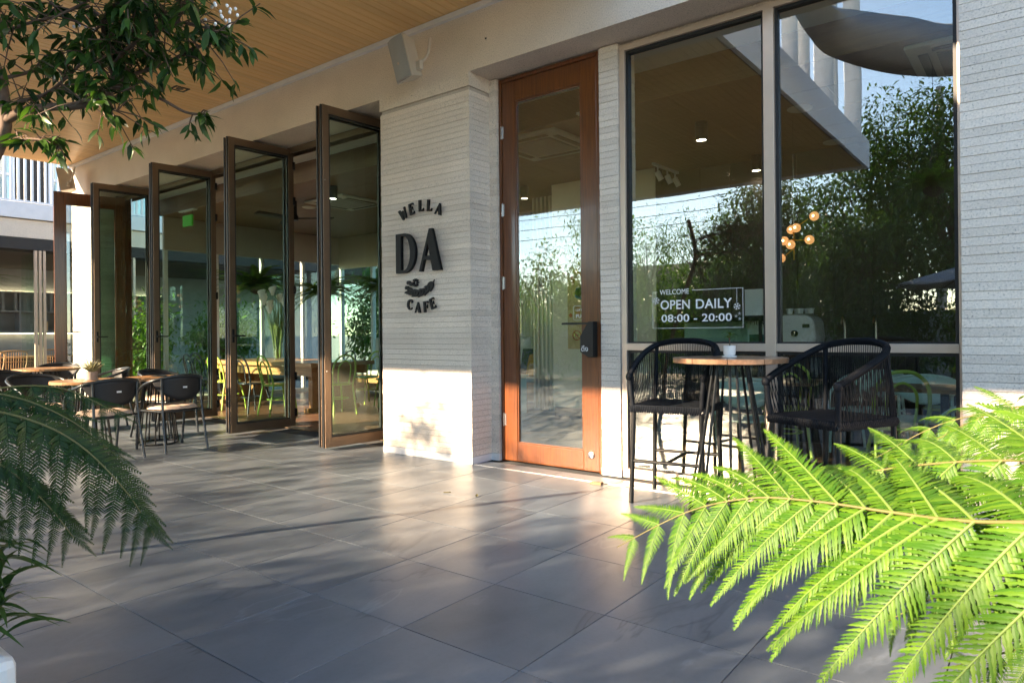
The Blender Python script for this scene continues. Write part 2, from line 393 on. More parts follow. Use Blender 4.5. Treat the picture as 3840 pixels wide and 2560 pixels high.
MB().box(-4.12, 4.716, 0.0005, -0.40, 4.728, 0.004).build('metal_trim', 'steel', floor)
ifl = MB().box(-12.3, 5.30, -0.12, 3.2, 9.6, -0.020).build('interior_floor', 'gasket'); ifl['kind'] = 'structure'
pl_me = {}
for j in range(22):
    y0 = 5.32 + j * 0.19
    off = (j * 0.73) % 1.8
    x = -12.3 - off
    while x < 3.2:
        a, b = max(x, -12.28), min(x + 1.8, 3.18)
        if b - a > 0.05:
            key = round(b - a, 3)
            if key not in pl_me: pl_me[key] = MB().chbox(-key / 2 + .001, -0.0935, -0.018, key / 2 - .001, 0.0935, -0.001, 0.001).mesh('floor_plank', 'floor_wood')
            link('floor_plank', pl_me[key], ifl, ((a + b) / 2, y0 + 0.095, 0))
        x += 1.8

# ------------------------------------------------------------------ the cafe building
cafe = thing('cafe_building', 'pale stucco cafe building with wood soffit, folding glass doors and ribbed columns', 'building')
beam = MB().box(-13.30, 4.70, 3.58, 3.4, 5.32, 4.15).build('beam', 'stucco', cafe)
MB().box(-13.28, 4.655, 4.10, -2.56, 4.699, 4.148).build('beam_trim', 'white_paint', cafe)
MB().box(-13.30, 4.72, 4.152, 3.4, 9.6, 5.2).build('upper_wall', 'stucco', cafe)  # unseen upper storey added for shading, kept low so sun reaches back trees
# columns with ribbed strip cladding
def column(x0, x1, y0, y1, z0, z1, courses_from=0.07, name='column', zt=None):
    c = MB().box(x0 + 0.012, y0 + 0.012, z0, x1 - 0.012, y1, z1).build(name, 'mortar', cafe)
    MB().box(x0 - 0.002, y0 - 0.004, 0.001, x1 + 0.002, y1 - 0.01, 0.066).build('skirting', 'white_paint', c)
    P = 0.0515; n = int((z1 - courses_from) / P)
    me = [MB().chbox(x0, y0, 0.0, x1, y1 - 0.004, P - 0.0020, 0.0012).mesh('wall_strip', 'brick_strip')]
    rnd = random.Random(int(x0 * 100))
    for k in range(n):
        z = courses_from + k * P
        if z < z0: continue
        link('wall_strip', me[0], c, (rnd.uniform(-.0012, .0012), rnd.uniform(-.003, .001), z))
    return c
column(-5.33, -4.13, 4.70, 5.30, 0.0, 3.45)
MB().box(-5.335, 4.692, 3.452, -4.125, 5.30, 3.578).build('column_cap', 'stucco', cafe)
column(-4.128, -4.042, 4.985, 5.30, 0.0, 3.576)
column(-2.945, -2.765, 5.000, 5.30, 0.0, 3.576)
column(-0.380, 1.70, 4.70, 5.30, 0.0, 3.576)
column(-13.30, -12.42, 4.70, 5.30, 0.7, 3.50, 0.07)
MB().box(-13.29, 4.72, 0.0, -12.43, 5.29, 0.695).build('column_base', 'brick_strip', cafe)
# hollow above door and window heads: soffit closer
MB().box(-4.04, 5.06, 3.562, -0.382, 5.298, 3.579).build('soffit', 'stucco', cafe)
# canopy with plank soffit
can = MB().box(-13.38, -3.60, 4.18, -2.545, 4.70, 4.30).build('canopy_ceiling', 'gasket', cafe)
plank = MB().chbox(-0.0472, -4.14, 0, 0.0472, 4.14, 0.016, 0.0055).mesh('ceiling_plank', 'ceiling_wood')
x = -13.30; PW = 0.0985
while x < -2.6:
    link('ceiling_plank', plank, can, (x, 0.545, 4.152)); x += PW
fa = MB().box(-2.545, -3.66, 4.10, -2.49, 4.698, 4.60).build('canopy_fascia', 'wing_white', cafe)
MB().box(-13.38, -3.66, 4.10, -2.547, -3.605, 4.60).build('canopy_fascia', 'wing_white', cafe)
MB().box(-13.38, -3.60, 4.302, -2.547, 4.71, 4.58).build('terrace_slab', 'wing_white', cafe)
for (py, pr) in ((2.6, .09), (1.5, .09), (0.64, .10), (0.06, .10), (-1.13, .14), (-1.59, .10), (-3.14, .14)):
    MB().lathe([(pr, 0), (pr, 3.2)], 20, (-2.66, py, 4.585)).build('post', 'white_paint', cafe, 40)
# recessed downlights in the soffit
for k, (lx, ly, lab) in enumerate(((-8.16, 4.05, 'small square black recessed light in wood soffit nearer the speaker'), (-12.15, 4.10, 'small square black recessed light at far end of wood soffit'))):
    t = thing('recessed_light', lab, 'ceiling light', (lx, ly, 4.152), 0, 'square soffit lights')
    f = MB()
    for a in range(4):
        m4 = Matrix.Rotation(a * math.pi / 2, 4, 'Z'); f.box(-0.085, -0.085, -0.006, 0.085, -0.062, 0.012, m4)
    f.build('frame', 'black_metal', t)
    MB().box(-0.061, -0.061, 0.002, 0.061, 0.061, 0.010).build('housing', 'gasket', t)
    MB().lathe([(0.042, -0.004), (0.042, 0.001)], 20).build('lens', 'screen_dark', t)

# big fixed window
win = MB()
F0, F1 = 5.015, 5.125
X0, X1, MXA, MXB, ZT = -2.762, -0.384, -1.590, -1.516, 3.545
win.box(X0, F0, 0.0, X0 + 0.05, F1, ZT).box(X1 - 0.035, F0, 0, X1, F1, ZT).box(X0 + 0.05, F0, ZT - 0.045, X1 - 0.035, F1, ZT).box(X0 + 0.05, F0, 0.0, X1 - 0.035, F1, 0.075)
win = win.build('window', 'champagne', cafe, None, None, 0, 0.002)
MB().box(MXA, F0 - 0.008, 0.075, MXB, F1, ZT - 0.045).build('mullion', 'champagne', win, None, None, 0, 0.002)
for a, b in ((X0 + 0.05, MXA), (MXB, X1 - 0.035)):
    MB().box(a, F0 - 0.004, 1.045, b, F1, 1.102).build('transom', 'champagne', win, None, None, 0, 0.002)
    for z0, z1 in ((0.075, 1.045), (1.102, ZT - 0.045)):
        gk = MB(); gk.box(a, 5.04, z0, a + 0.022, 5.095, z1).box(b - 0.022, 5.04, z0, b, 5.095, z1).box(a + .022, 5.04, z1 - 0.022, b - .022, 5.095, z1).box(a + .022, 5.04, z0, b - .022, 5.095, z0 + 0.012)
        gk.build('gasket', 'gasket', win)
        MB().box(a + 0.012, 5.064, z0 + 0.006, b - 0.012, 5.072, z1 - 0.012).build('pane', 'pane_glass', win)

# timber door (closed) beside the main column, and its twin standing open at the far end
def timber_door(root_loc, rz):
    fr = MB(); fr.box(-0.545, -0.02, 0, -0.512, 0.10, 3.56).box(0.512, -0.02, 0, 0.545, 0.10, 3.56).box(-0.512, -0.02, 3.525, 0.512, 0.10, 3.56)
    d = MB()
    d.box(-0.508, 0.0, 0.012, -0.362, 0.045, 3.52).box(0.352, 0.0, 0.012, 0.508, 0.045, 3.52)
    d.box(-0.362, 0.001, 3.33, 0.352, 0.044, 3.52).box(-0.362, 0.001, 0.012, 0.352, 0.044, 0.180)
    return fr, d
fr, dl = timber_door(None, 0)
door = dl.build('timber_door', 'door_wood', cafe, None, (-3.485, 5.01, 0), 0, 0.004)
fr.build('door_frame', 'door_wood', cafe, None, (-3.490, 5.03, 0), 0, 0.003)
def door_bits(door, ttxt=True):
    b = MB(); b.box(-0.362, 0.006, 0.180, -0.347, 0.040, 3.33).box(0.337, 0.006, 0.180, 0.352, 0.040, 3.33).box(-0.347, 0.006, 3.315, 0.337, 0.040, 3.33).box(-0.347, 0.006, 0.180, 0.337, 0.040, 0.195)
    b.build('bead', 'door_wood', door, None, None, 0, 0.003)
    MB().box(-0.350, 0.018, 0.187, 0.345, 0.026, 3.322).build('pane', 'pane_glass', door)
    for z in (0.33, 1.60, 2.28, 3.0):
        h = MB(); h.tube([(-0.513, -0.006, z), (-0.513, -0.006, z + 0.12)], 0.009, 8); h.box(-0.512, -0.004, z + .005, -0.49, 0.0005, z + 0.115)
        h.build('hinge', 'steel', door, 40)
    # angular black pull handle: folded plate standing off the stile
    hd = MB().prism([(0.500, 0.985), (0.500, 1.285), (0.452, 1.285), (0.372, 1.16), (0.372, 1.03), (0.452, 0.985)], -0.075, -0.055)
    hd.box(0.452, -0.055, 0.985, 0.500, -0.0005, 1.285)
    hd.build('handle', 'black_metal', door, None, None, 0, 0.003)
    MB().box(0.145, -0.012, 1.262, 0.470, 0.0025, 1.280).build('bar', 'black_metal', door)
    lk = MB(); lk.lathe([(0.001, 0), (0.030, 0), (0.030, 0.008), (0.022, 0.012), (0.001, 0.012)], 20)
    l_ = lk.build('lock', 'steel', door, 40); l_.matrix_local = Matrix.Translation((0.430, -0.0005, 0.150)) @ Matrix.Rotation(R(90), 4, 'X')
    if ttxt:
        link('lettering', text_mesh('\u0e14\u0e36\u0e07', 0.062, 0.002, 'decal_white'), door, mw=face_at(0.418, -0.0765, 1.035))
door_bits(door)
far_door = dl.build('timber_door', 'door_wood', cafe, None, None, 0, 0.004)
far_door.matrix_local = Matrix.Translation((-12.39, 4.645, 0)) @ Matrix.Rotation(R(-100), 4, 'Z')
door_bits(far_door, False)
# door wedge
MB().prism([(-0.05, 0.0), (0.05, 0.0), (0.05, 0.022), (-0.05, 0.012)], -0.02, 0.02).build('door_wedge', 'teak', None, None, (-2.80, 4.66, 0.001))
tag(bpy.data.objects['door_wedge'], 'small brown wooden door wedge on tiles near the timber door', 'door wedge')

# folding glass doors, pairs of leaves standing out from the track
def leaf_meshes():
    W, T, H0, H1 = 0.86, 0.045, 0.035, 3.555; s = 0.072
    f = MB(); f.box(0, -T / 2, H0, s, T / 2, H1).box(W - s, -T / 2, H0, W, T / 2, H1).box(s, -T / 2 + .001, H1 - 0.085, W - s, T / 2 - .001, H1).box(s, -T / 2 + .001, H0, W - s, T / 2 - .001, H0 + 0.10)
    k = MB(); k.box(s, -0.014, H0 + .10, s + 0.016, 0.014, H1 - .085).box(W - s - .016, -0.014, H0 + .10, W - s, 0.014, H1 - .085).box(s + .016, -0.014, H1 - .105, W - s - .016, 0.014, H1 - .085).box(s + .016, -0.014, H0 + .10, W - s - .016, 0.014, H0 + .114)
    p = MB().box(s + .006, -0.004, H0 + .106, W - s - .006, 0.004, H1 - .092)
    ex = MB().box(-0.012, -0.006, H0, 0.0, 0.014, H1)
    return f.mesh('folding_door', 'bronze'), k.mesh('gasket', 'gasket'), p.mesh('pane', 'fold_glass'), ex.mesh('edge_seal', 'gasket')
LF, LK, LP, LE = leaf_meshes()
def fold_leaf(x, y, ang, handle=False, pins=True):
    o = link('folding_door', LF, cafe, None, 0, 0.0025)
    o.matrix_local = Matrix.Translation((x, y, 0)) @ Matrix.Rotation(ang, 4, 'Z')
    link('gasket', LK, o); link('pane', LP, o); link('edge_seal', LE, o)
    for z in (0.16, 0.62, 1.72, 2.85, 3.3):
        MB().box(0.845, -0.036, z, 0.875, 0.036, z + 0.10).build('hinge', 'black_metal', o)
    for z in (0.82, 2.78):
        MB().tube([(0.02, -0.026, z), (0.02, -0.020, z)], 0.007, 8).build('bolt', 'steel', o)
    if handle:
        h = MB(); h.box(0.022, -0.034, 1.11, 0.050, -0.0235, 1.27); h.box(0.028, -0.065, 1.18, 0.044, -0.034, 1.20); h.box(0.028, -0.072, 1.182, 0.17, -0.060, 1.198)
        h.build('handle', 'black_metal', o, None, None, 0, 0.002)
    return o
for gi, (gx, gs, n) in enumerate(((-5.84, 0.07, 2), (-7.64, 0.05, 2), (-9.56, 0.08, 2), (-11.50, 0.10, 2))):
    for k in range(n):
        fold_leaf(gx - k * 0.078, 4.355 + 0.012 * k, R(90) - gs + 0.02 * (k % 2), k == 0 and gi > 0)
tr = MB().box(-12.36, 5.17, 3.560, -5.335, 5.29, 3.578).box(-12.36, 5.16, 3.50, -5.335, 5.175, 3.56).box(-12.36, 5.285, 3.50, -5.335, 5.30, 3.56)
tr.build('door_track', 'bronze', cafe)
MB().box(-12.36, 5.17, 0.001, -5.335, 5.29, 0.012).build('floor_track', 'bronze', cafe)
MB().box(-5.40, 5.18, 0.0, -5.335, 5.28, 3.50).build('jamb', 'bronze', cafe)
MB().box(-12.42, 5.05, 0.0, -12.365, 5.28, 3.56).build('jamb', 'door_wood', cafe)

# interior shell
MB().box(-12.3, 5.32, 3.58, 3.2, 5.72, 3.62).build('bulkhead', 'pale_inner', cafe)
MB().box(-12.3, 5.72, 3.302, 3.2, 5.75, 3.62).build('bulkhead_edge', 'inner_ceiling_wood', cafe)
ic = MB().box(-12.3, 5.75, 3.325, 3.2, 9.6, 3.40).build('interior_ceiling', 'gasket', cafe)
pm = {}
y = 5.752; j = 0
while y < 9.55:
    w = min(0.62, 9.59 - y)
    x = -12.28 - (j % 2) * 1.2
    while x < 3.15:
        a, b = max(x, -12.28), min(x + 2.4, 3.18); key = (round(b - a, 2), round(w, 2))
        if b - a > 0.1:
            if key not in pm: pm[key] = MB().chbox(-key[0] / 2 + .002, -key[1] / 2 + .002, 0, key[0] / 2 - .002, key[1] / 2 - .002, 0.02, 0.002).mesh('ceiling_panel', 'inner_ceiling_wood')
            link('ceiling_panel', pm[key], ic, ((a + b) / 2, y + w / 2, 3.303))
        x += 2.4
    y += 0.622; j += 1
# back of the room: glazing left, solid dark wall right
MB().box(-4.0, 9.6, 0, 3.2, 9.75, 3.62).build('back_wall', 'dark_wall', cafe)
MB().box(3.2, 5.3, 0, 3.35, 9.75, 3.62).build('end_wall', 'taupe_wall', cafe)
bw = MB().box(-12.3, 9.60, 0, -4.0, 9.68, 0.08).box(-12.3, 9.60, 2.62, -4.0, 9.68, 3.32).build('back_window', 'champagne', cafe)
for k in range(8):
    x = -12.28 + k * 1.035
    MB().box(x, 9.595, 0.08, x + 0.06, 9.685, 2.62).build('mullion', 'white_paint', bw)
    MB().box(x + .06, 9.636, 0.08, x + 1.035, 9.644, 2.62).build('pane', 'fold_glass', bw)
ew = MB().box(-12.36, 5.80, 2.72, -12.30, 9.6, 3.32).build('side_window', 'champagne', cafe); MB().box(-12.36, 5.80, 0, -12.30, 9.6, 0.08).build('sill', 'champagne', ew)
for k in range(4):
    yy = 5.80 + k * 0.95
    MB().box(-12.365, yy, 0.08, -12.295, yy + 0.06, 2.72).build('mullion', 'white_paint', ew)
    MB().box(-12.334, yy + .06, 0.08, -12.326, yy + 0.95, 2.72).build('pane', 'fold_glass', ew)
# cream partition with joints, and narrow upright fins beside it
pt = MB().box(-5.55, 8.12, 0, -3.95, 8.30, 3.32).build('partition', 'taupe_wall', cafe)
for k in range(2):
    MB().box(-5.56 + k * 0.806, 8.096, 0.14, -5.56 + k * 0.806 + 0.800, 8.118, 3.298).build('wall_panel', 'cream_panel', pt)
for k in range(10):
    MB().box(-6.35 + k * 0.078, 8.7, 0, -6.35 + k * 0.078 + 0.035, 8.78, 3.30).build('upright_slat', 'cream_panel', pt)
rw = MB().box(-5.50, 8.55, 0, 0.9, 8.70, 3.32).build('room_divider', 'taupe_wall', cafe)
for k in range(12):
    MB().box(-3.92 + k * 0.40, 8.525, 0.0, -3.92 + k * 0.40 + 0.394, 8.548, 3.30).build('wall_panel', 'taupe_wall', rw)
# wall speakers
def speaker(loc, rz, label):
    t = thing('wall_speaker', label, 'loudspeaker', loc, rz, 'wall loudspeakers')
    b = MB(); b.prism([(-0.115, -0.20), (0.115, -0.20), (0.115, 0.20), (-0.115, 0.20)], 0, 0.001)
    body = MB().add([(-.12, 0, -.2), (.12, 0, -.2), (.12, 0, .2), (-.12, 0, .2), (-.06, .18, -.17), (.06, .18, -.17), (.06, .18, .17), (-.06, .18, .17)],
                    [(0, 1, 2, 3), (5, 4, 7, 6), (1, 0, 4, 5), (2, 1, 5, 6), (3, 2, 6, 7), (0, 3, 7, 4)])
    bd = body.build('cabinet', 'speaker_body', t, None, None, 0, 0.006)
    gr = MB().grid(lambda u, v: (-.112 + .224 * u, -0.004 - 0.022 * math.sin(math.pi * u), -.19 + .38 * v), 12, 2).build('grille', 'speaker_grille', bd, 40)
    MB().box(-0.012, -0.029, -0.055, 0.006, -0.026, -0.035).build('badge', 'cushion', bd)
    br = MB(); br.tube(smooth_path([(0.05, .10, -.03), (0.10, .16, -.02), (0.14, .22, 0.06), (0.14, .25, .22)]), 0.014, 8); br.box(0.08, 0.12, -0.10, 0.15, 0.16, -0.02)
    br.build('bracket', 'speaker_body', t, 40)
    for p in ('cabinet',): bd.rotation_euler = (R(12), R(-6), 0)
    return t
speaker((-4.72, 4.40, 3.75), R(-8), 'grey beige loudspeaker on a bracket above the ribbed sign column')
speaker((-12.75, 4.35, 3.75), R(-38), 'distant cream loudspeaker at the far end of the beam')
MB().box(-3.93, 4.695, 3.815, -3.915, 4.6995, 3.83).build('plug_hole', 'gasket', cafe)

# ------------------------------------------------------------------ wing building across the gap (left background)
WX = -17.0
wing = thing('wing_building', 'white two storey wing with slatted balcony rail and dark open cafe front', 'building')
MB().box(-24, 0.3, 3.30, WX - 0.002, 16, 3.68).build('soffit', 'stucco', wing)
MB().box(WX - 0.25, 0.3, 3.70, WX + 0.06, 16, 4.02).build('fascia', 'wing_white', wing)
MB().box(-24, 0.3, 3.69, WX - 0.255, 16, 3.98).build('slab', 'wing_white', wing)
MB().box(WX - 0.10, 0.3, 3.05, WX - 0.005, 16, 3.295).build('header', 'dark_wall', wing)
MB().box(-24, 0.3, -0.1, -21.5, 16, 3.3).build('back_wall', 'fence_grey', wing)
MB().box(-21.45, 0.3, 3.0, WX - .11, 16, 3.28).build('ceiling', 'dark_wall', wing)
MB().box(-21.49, 0.3, -0.05, WX - 0.1, 16, -0.002).build('floor_slab', 'floor_wood', wing)
fin = MB().box(-0.02, -0.02, 0, 0.02, 0.02, 2.6).mesh('baluster', 'white_paint')
for k in range(64): link('baluster', fin, wing, (WX - 0.05, 0.4 + k * 0.125, 4.09))
for k in range(6): MB().box(WX - 0.09, 0.3 + k * 1.9, 4.021, WX + 0.0, 0.18 + k * 1.9, 7).build('rail_post', 'wing_white', wing)
MB().box(WX - 0.085, 0.3, 4.05, WX - 0.015, 14, 4.089).build('rail', 'white_paint', wing)
MB().box(WX - 2.5, 0.3, 4.0, WX - 2.3, 16, 7.5).build('upper_wall', 'dark_wall', wing)
for k in range(7):
    y = 0.6 + k * 1.9
    w = MB().box(WX - 2.28, y, 4.1, WX - 2.24, y + 1.2, 6.6).build('window', 'wing_white', wing)
    MB().box(WX - 2.235, y + .08, 4.2, WX - 2.23, y + 1.12, 6.5).build('pane', 'pane_glass', w)
    MB().box(WX - 2.236, y + .08, 5.0, WX - 2.20, y + 1.12, 5.06).build('glazing_bar', 'white_paint', w)
# sliding glass leaves of the wing cafe
for k, y in enumerate((5.28, 5.36, 5.44, 7.2, 7.28)):
    f = MB().box(WX - .03, y, 0, WX + .03, y + .05, 3.04).build('glass_leaf', 'champagne', wing)
    MB().box(WX - .85, y + .02, 0.05, WX - .03, y + .028, 3.0).build('pane', 'fold_glass', f)
# shelf unit against its back wall
sh = thing('shelf_unit', 'tall grey open shelf unit glowing with warm light inside the far cafe', 'shelf', (-21.1, 5.5, 0))
MB().box(-0.36, -3.0, 1.30, 0, 4.5, 1.36).build('shelf_board', 'fence_grey', sh); MB().box(-0.36, -3.0, 1.85, 0, 4.5, 1.89).build('shelf_board', 'fence_grey', sh); MB().box(-0.36, -3.0, 2.35, 0, 4.5, 2.39).build('shelf_board', 'fence_grey', sh)
for k in range(9): MB().box(-0.36, -3.0 + k * 0.93, 1.361, -0.01, -2.96 + k * 0.93, 2.349).build('upright', 'fence_grey', sh)
for k in range(26): MB().box(-0.04, -2.9 + k * 0.27, 1.895, -0.012, -2.84 + k * 0.27, 2.345).build('slat', 'fence_grey', sh)
MB().box(-0.34, -3.0, 2.391, -0.30, 4.5, 2.41).build('light_strip', 'led_strip', sh)
MB().box(-0.34, -3.0, 1.285, -0.30, 4.5, 1.299).build('light_strip', 'led_strip', sh)
for k in range(22):
    MB().box(-0.25, -2.4 + k * 0.05 + (k // 6) * 0.9, 1.361, -0.08, -2.36 + k * 0.05 + (k // 6) * 0.9, 1.361 + random.uniform(.18, .3)).build('book', random.choice(['decal_white', 'fence_grey', 'dark_wall', 'kraft']), sh)
# ------------------------------------------------------------------ wall sign: WELLA / DA / sprig / CAFE
sign = thing('wall_sign', 'black raised letters WELLA DA CAFE with leafy sprig on pale ribbed column', 'sign', (-4.74, 4.70, 0))
GL = {
 'W': [[(0, 1), (.27, 1), (.39, .42), (.47, .80), (.60, .80), (.72, .42), (.80, 1), (.98, 1), (.80, 0), (.64, 0), (.52, .42), (.42, 0), (.26, 0)]],
 'E': [[(.02, 0), (0, 1), (.58, 1), (.60, .80), (.50, .87), (.24, .88), (.24, .58), (.42, .58), (.46, .68), (.46, .34), (.42, .46), (.24, .46), (.24, .12), (.52, .14), (.64, .24), (.62, 0)]],
 'L': [[(.02, 0), (0, 1), (.28, 1), (.25, .12), (.50, .14), (.62, .26), (.60, 0)]],
 'A': [[(0, 0), (.10, 0), (.19, .27), (.43, .27), (.50, 0), (.80, 0), (.49, 1), (.38, 1)], [(.22, .36), (.41, .36), (.335, .68)]],
 'F': [[(.02, 0), (0, 1), (.58, 1), (.60, .80), (.50, .87), (.24, .88), (.24, .58), (.42, .58), (.46, .70), (.46, .34), (.42, .46), (.24, .46), (.26, 0)]],
}
def arc(cx, cy, rx, ry, a0, a1, n=14): return [(cx + rx * math.cos(R(a0 + (a1 - a0) * k / n)), cy + ry * math.sin(R(a0 + (a1 - a0) * k / n))) for k in range(n + 1)]
GL['C'] = [arc(.40, .5, .40, .5, 50, 310, 18) + [(.66, .26)] + arc(.47, .5, .24, .40, 300, 60, 16) + [(.52, .74), (.60, .66), (.70, .72)]]
GL['D'] = [[(0, 0), (0, 1), (.34, 1)] + arc(.36, .5, .46, .5, 85, -85, 20) + [(.34, 0)], [(.22, .07), (.34, .07)] + arc(.34, .5, .26, .43, -80, 80, 18) + [(.34, .93), (.22, .93)]]
GLm = {k: curve_mesh('letter', v, 0.10, 'sign_black') for k, v in GL.items()}
def letter(ch, x, z, h, wscale=1.0, rot=0.0, y=-0.035, th=0.022):
    o = link('letter', GLm[ch], sign)
    o.matrix_local = Matrix.Translation((x, y, z)) @ FACE @ Matrix.Rotation(rot, 4, 'Z') @ Matrix.Diagonal((h * wscale, h, th / 0.10, 1))
letter('D', -0.315, 1.790, 0.385, 0.86, 0, -0.045, 0.035); letter('A', 0.005, 1.790, 0.40, 0.90, 0, -0.045, 0.035)
# WELLA on an arch
for ch, x, z, r in (('W', -0.262, 2.300, 24), ('E', -0.140, 2.348, 10), ('L', -0.018, 2.370, 0), ('L', 0.090, 2.362, -6), ('A', 0.190, 2.325, -16)):
    letter(ch, x, z, 0.110, 0.95 if ch != 'A' else 1.0, R(r), -0.03, 0.018)
for ch, x, z, r in (('C', -0.195, 1.432, -6), ('A', -0.085, 1.398, -2), ('F', 0.040, 1.398, 4), ('E', 0.140, 1.422, 18)):
    letter(ch, x, z, 0.105, 1.0 if ch != 'A' else 0.95, R(r), -0.03, 0.018)
# sprig: curved stem with paired leaves, four buds, one flower
st = [(-0.165, 1.612), (-0.10, 1.592), (-0.02, 1.592), (0.06, 1.615), (0.13, 1.660), (0.175, 1.705)]
sp = MB(); sp.tube([(x, -0.022, z) for x, z in st], 0.007, 6); sp.build('stem', 'sign_black', sign, 40)
lfm = MB().prism([(0, 0), (.018, .011), (.045, .012), (.072, 0), (.045, -.010), (.018, -.010)], -0.010, 0.010).mesh('leaf', 'sign_black')
for k in range(11):
    t = k / 10 * 4.6; i = int(t); u = t - i
    x = st[i][0] * (1 - u) + st[i + 1][0] * u; z = st[i][1] * (1 - u) + st[i + 1][1] * u
    th = math.atan2(st[i + 1][1] - st[i][1], st[i + 1][0] - st[i][0])
    for sgn in (1, -1):
        o = link('leaf', lfm, sign); o.matrix_local = Matrix.Translation((x, -0.024, z)) @ Matrix.Rotation(-(th + math.pi + sgn * R(-32)), 4, 'Y')
budm = MB().prism([(0.022 * math.cos(a * math.pi / 3), 0.019 * math.sin(a * math.pi / 3)) for a in range(6)], -0.014, 0.014).mesh('bud', 'sign_black')
for x, z in ((-0.200, 1.645), (-0.175, 1.695), (-0.140, 1.680)): link('bud', budm, sign, (x, -0.022, z))
flm = MB()
for k in range(8):
    a = k * math.pi / 4; flm.prism([(0.020 * math.cos(a - .35), .020 * math.sin(a - .35)), (0.040 * math.cos(a - .2), .040 * math.sin(a - .2)), (0.040 * math.cos(a + .2), .040 * math.sin(a + .2)), (0.020 * math.cos(a + .35), .020 * math.sin(a + .35))], -0.012, 0.012)
flm.tube([(0.024 * math.cos(k * math.pi / 6), 0, 0.024 * math.sin(k * math.pi / 6)) for k in range(12)], 0.008, 5, False, True)
flm.build('flower', 'sign_black', sign, None, (-0.078, -0.024, 1.690))

# ------------------------------------------------------------------ opening hours lettering on the big window
YD = 5.0605
dec = thing('window_decal', 'white lettering WELCOME OPEN DAILY 08:00 - 20:00 in a frame on the window glass', 'decal', (-2.133, YD, 1.22))
def dtext(body, x, z, h, w, bold=0.0):
    me = text_mesh(body, 1.0, 0.02, 'decal_white', 1.04, 'CENTER', bold)
    xs = [v.co.x for v in me.vertices]; ys = [v.co.y for v in me.vertices]
    sx = w / (max(xs) - min(xs)); sy = h / (max(ys) - min(ys)); cx = (max(xs) + min(xs)) / 2; y0 = min(ys)
    o = link('lettering', me, dec); o.matrix_local = Matrix.Translation((x, 0, z)) @ FACE @ Matrix.Diagonal((sx, sy, 0.05, 1)) @ Matrix.Translation((-cx, -y0, 0))
dtext('WELCOME', -0.18, 0.268, 0.040, 0.245)
dtext('OPEN', -0.174, 0.150, 0.073, 0.246, 0.012); dtext('DAILY', 0.141, 0.150, 0.073, 0.283, 0.012)
dtext('08:00 - 20:00', -0.005, 0.050, 0.060, 0.570, 0.012)
fr = MB(); e = 0.003
fr.box(-.366, -.0006, 0, -.366 + e, .0006, .292).box(.363, -.0006, 0, .366, .0006, .296).box(-.363, -.0006, 0, .363, .0006, e).box(-.363, -.0006, .289, -.325, .0006, .292).box(-.030, -.0006, .293, .363, .0006, .296).box(-.338, -.0006, .24, -.336, .0006, .289).box(.318, -.0006, .19, .320, .0006, .293)
fr.build('frame', 'decal_white', dec)
def snow(x, z, r, n=6, fancy=True):
    m = MB()
    for k in range(n):
        a = k * 2 * math.pi / n + .26; c, s = math.cos(a), math.sin(a)
        fn = lambda p, q: (p * c - q * s, p * s + q * c)
        m.prism([fn(0, -r * .08), fn(r, -r * .08), fn(r, r * .08), fn(0, r * .08)], -.0006, .0006)
        if fancy:
            for sg in (1, -1): m.prism([fn(r * .5, 0), fn(r * .86, sg * r * .34), fn(r * .98, sg * r * .28), fn(r * .66, 0)][::sg], -.0006, .0006)
    m.build('snowflake', 'decal_white', dec, None, (x, 0, z))
snow(-.335, .222, .028); snow(.320, .158, .026); snow(.338, .105, .012, 5, False); snow(.312, .086, .012, 5, False); snow(.340, .066, .012, 5, False)
# small pull sticker on the timber door glass
stk = thing('pull_sticker', 'small rounded white PULL sticker on the timber door glass', 'sticker', (-3.160, 5.0285, 1.30))
ring = MB()
rr = [(0.078 * (1 if abs(math.cos(a)) > .35 else abs(math.cos(a)) / .35) * (1 if math.cos(a) > 0 else -1), 0) for a in (0,)]
pts = []
for cx, cz, a0 in ((.062, .108, 0), (-.062, .108, 90), (-.062, .014, 180), (.062, .014, 270)):
    for k in range(5): a = R(a0 + k * 22.5); pts.append((cx + .014 * math.cos(a), 0, cz + .014 * math.sin(a)))
ring.tube(pts, 0.0014, 4, False, True); ring.build('outline', 'decal_white', stk)
link('lettering', text_mesh('PULL', 0.046, 0.001, 'decal_white', 1.05, 'CENTER', 0.0008), stk, mw=face_at(0, 0, 0.020))
link('lettering', text_mesh('\u0e40\u0e27\u0e25\u0e32 \u0e14\u0e32', 0.036, 0.001, 'decal_white', 1.0, 'CENTER'), stk, mw=face_at(0, 0, 0.078))
# tan menu poster on the partition
ps = thing('menu_poster', 'tall brown paper menu poster hung on cream partition behind the timber door', 'poster', (-4.98, 8.088, 0.96))
MB().box(-0.32, -0.002, 0, 0.32, 0.002, 1.46).build('paper', 'kraft', ps)
link('lettering', text_mesh('Wella da', 0.17, 0.002, 'ink_green', 1.0, 'LEFT', 0.004, 0.3), ps, mw=face_at(-0.27, -0.004, 1.29))
link('lettering', text_mesh('NO', 0.10, 0.002, 'gasket', 1.0, 'LEFT'), ps, mw=face_at(-0.02, -0.004, 0.15))
def blob(x, z, rx, rz, mat, n=14, wob=.12, name='drawing'):
    rnd = random.Random(int(x * 999 + z * 77)); MB().prism([(rx * (1 + rnd.uniform(-wob, wob)) * math.cos(2 * math.pi * k / n), rz * (1 + rnd.uniform(-wob, wob)) * math.sin(2 * math.pi * k / n)) for k in range(n)], -.0012, .0012).build(name, mat, ps, None, (x, -0.0035, z))
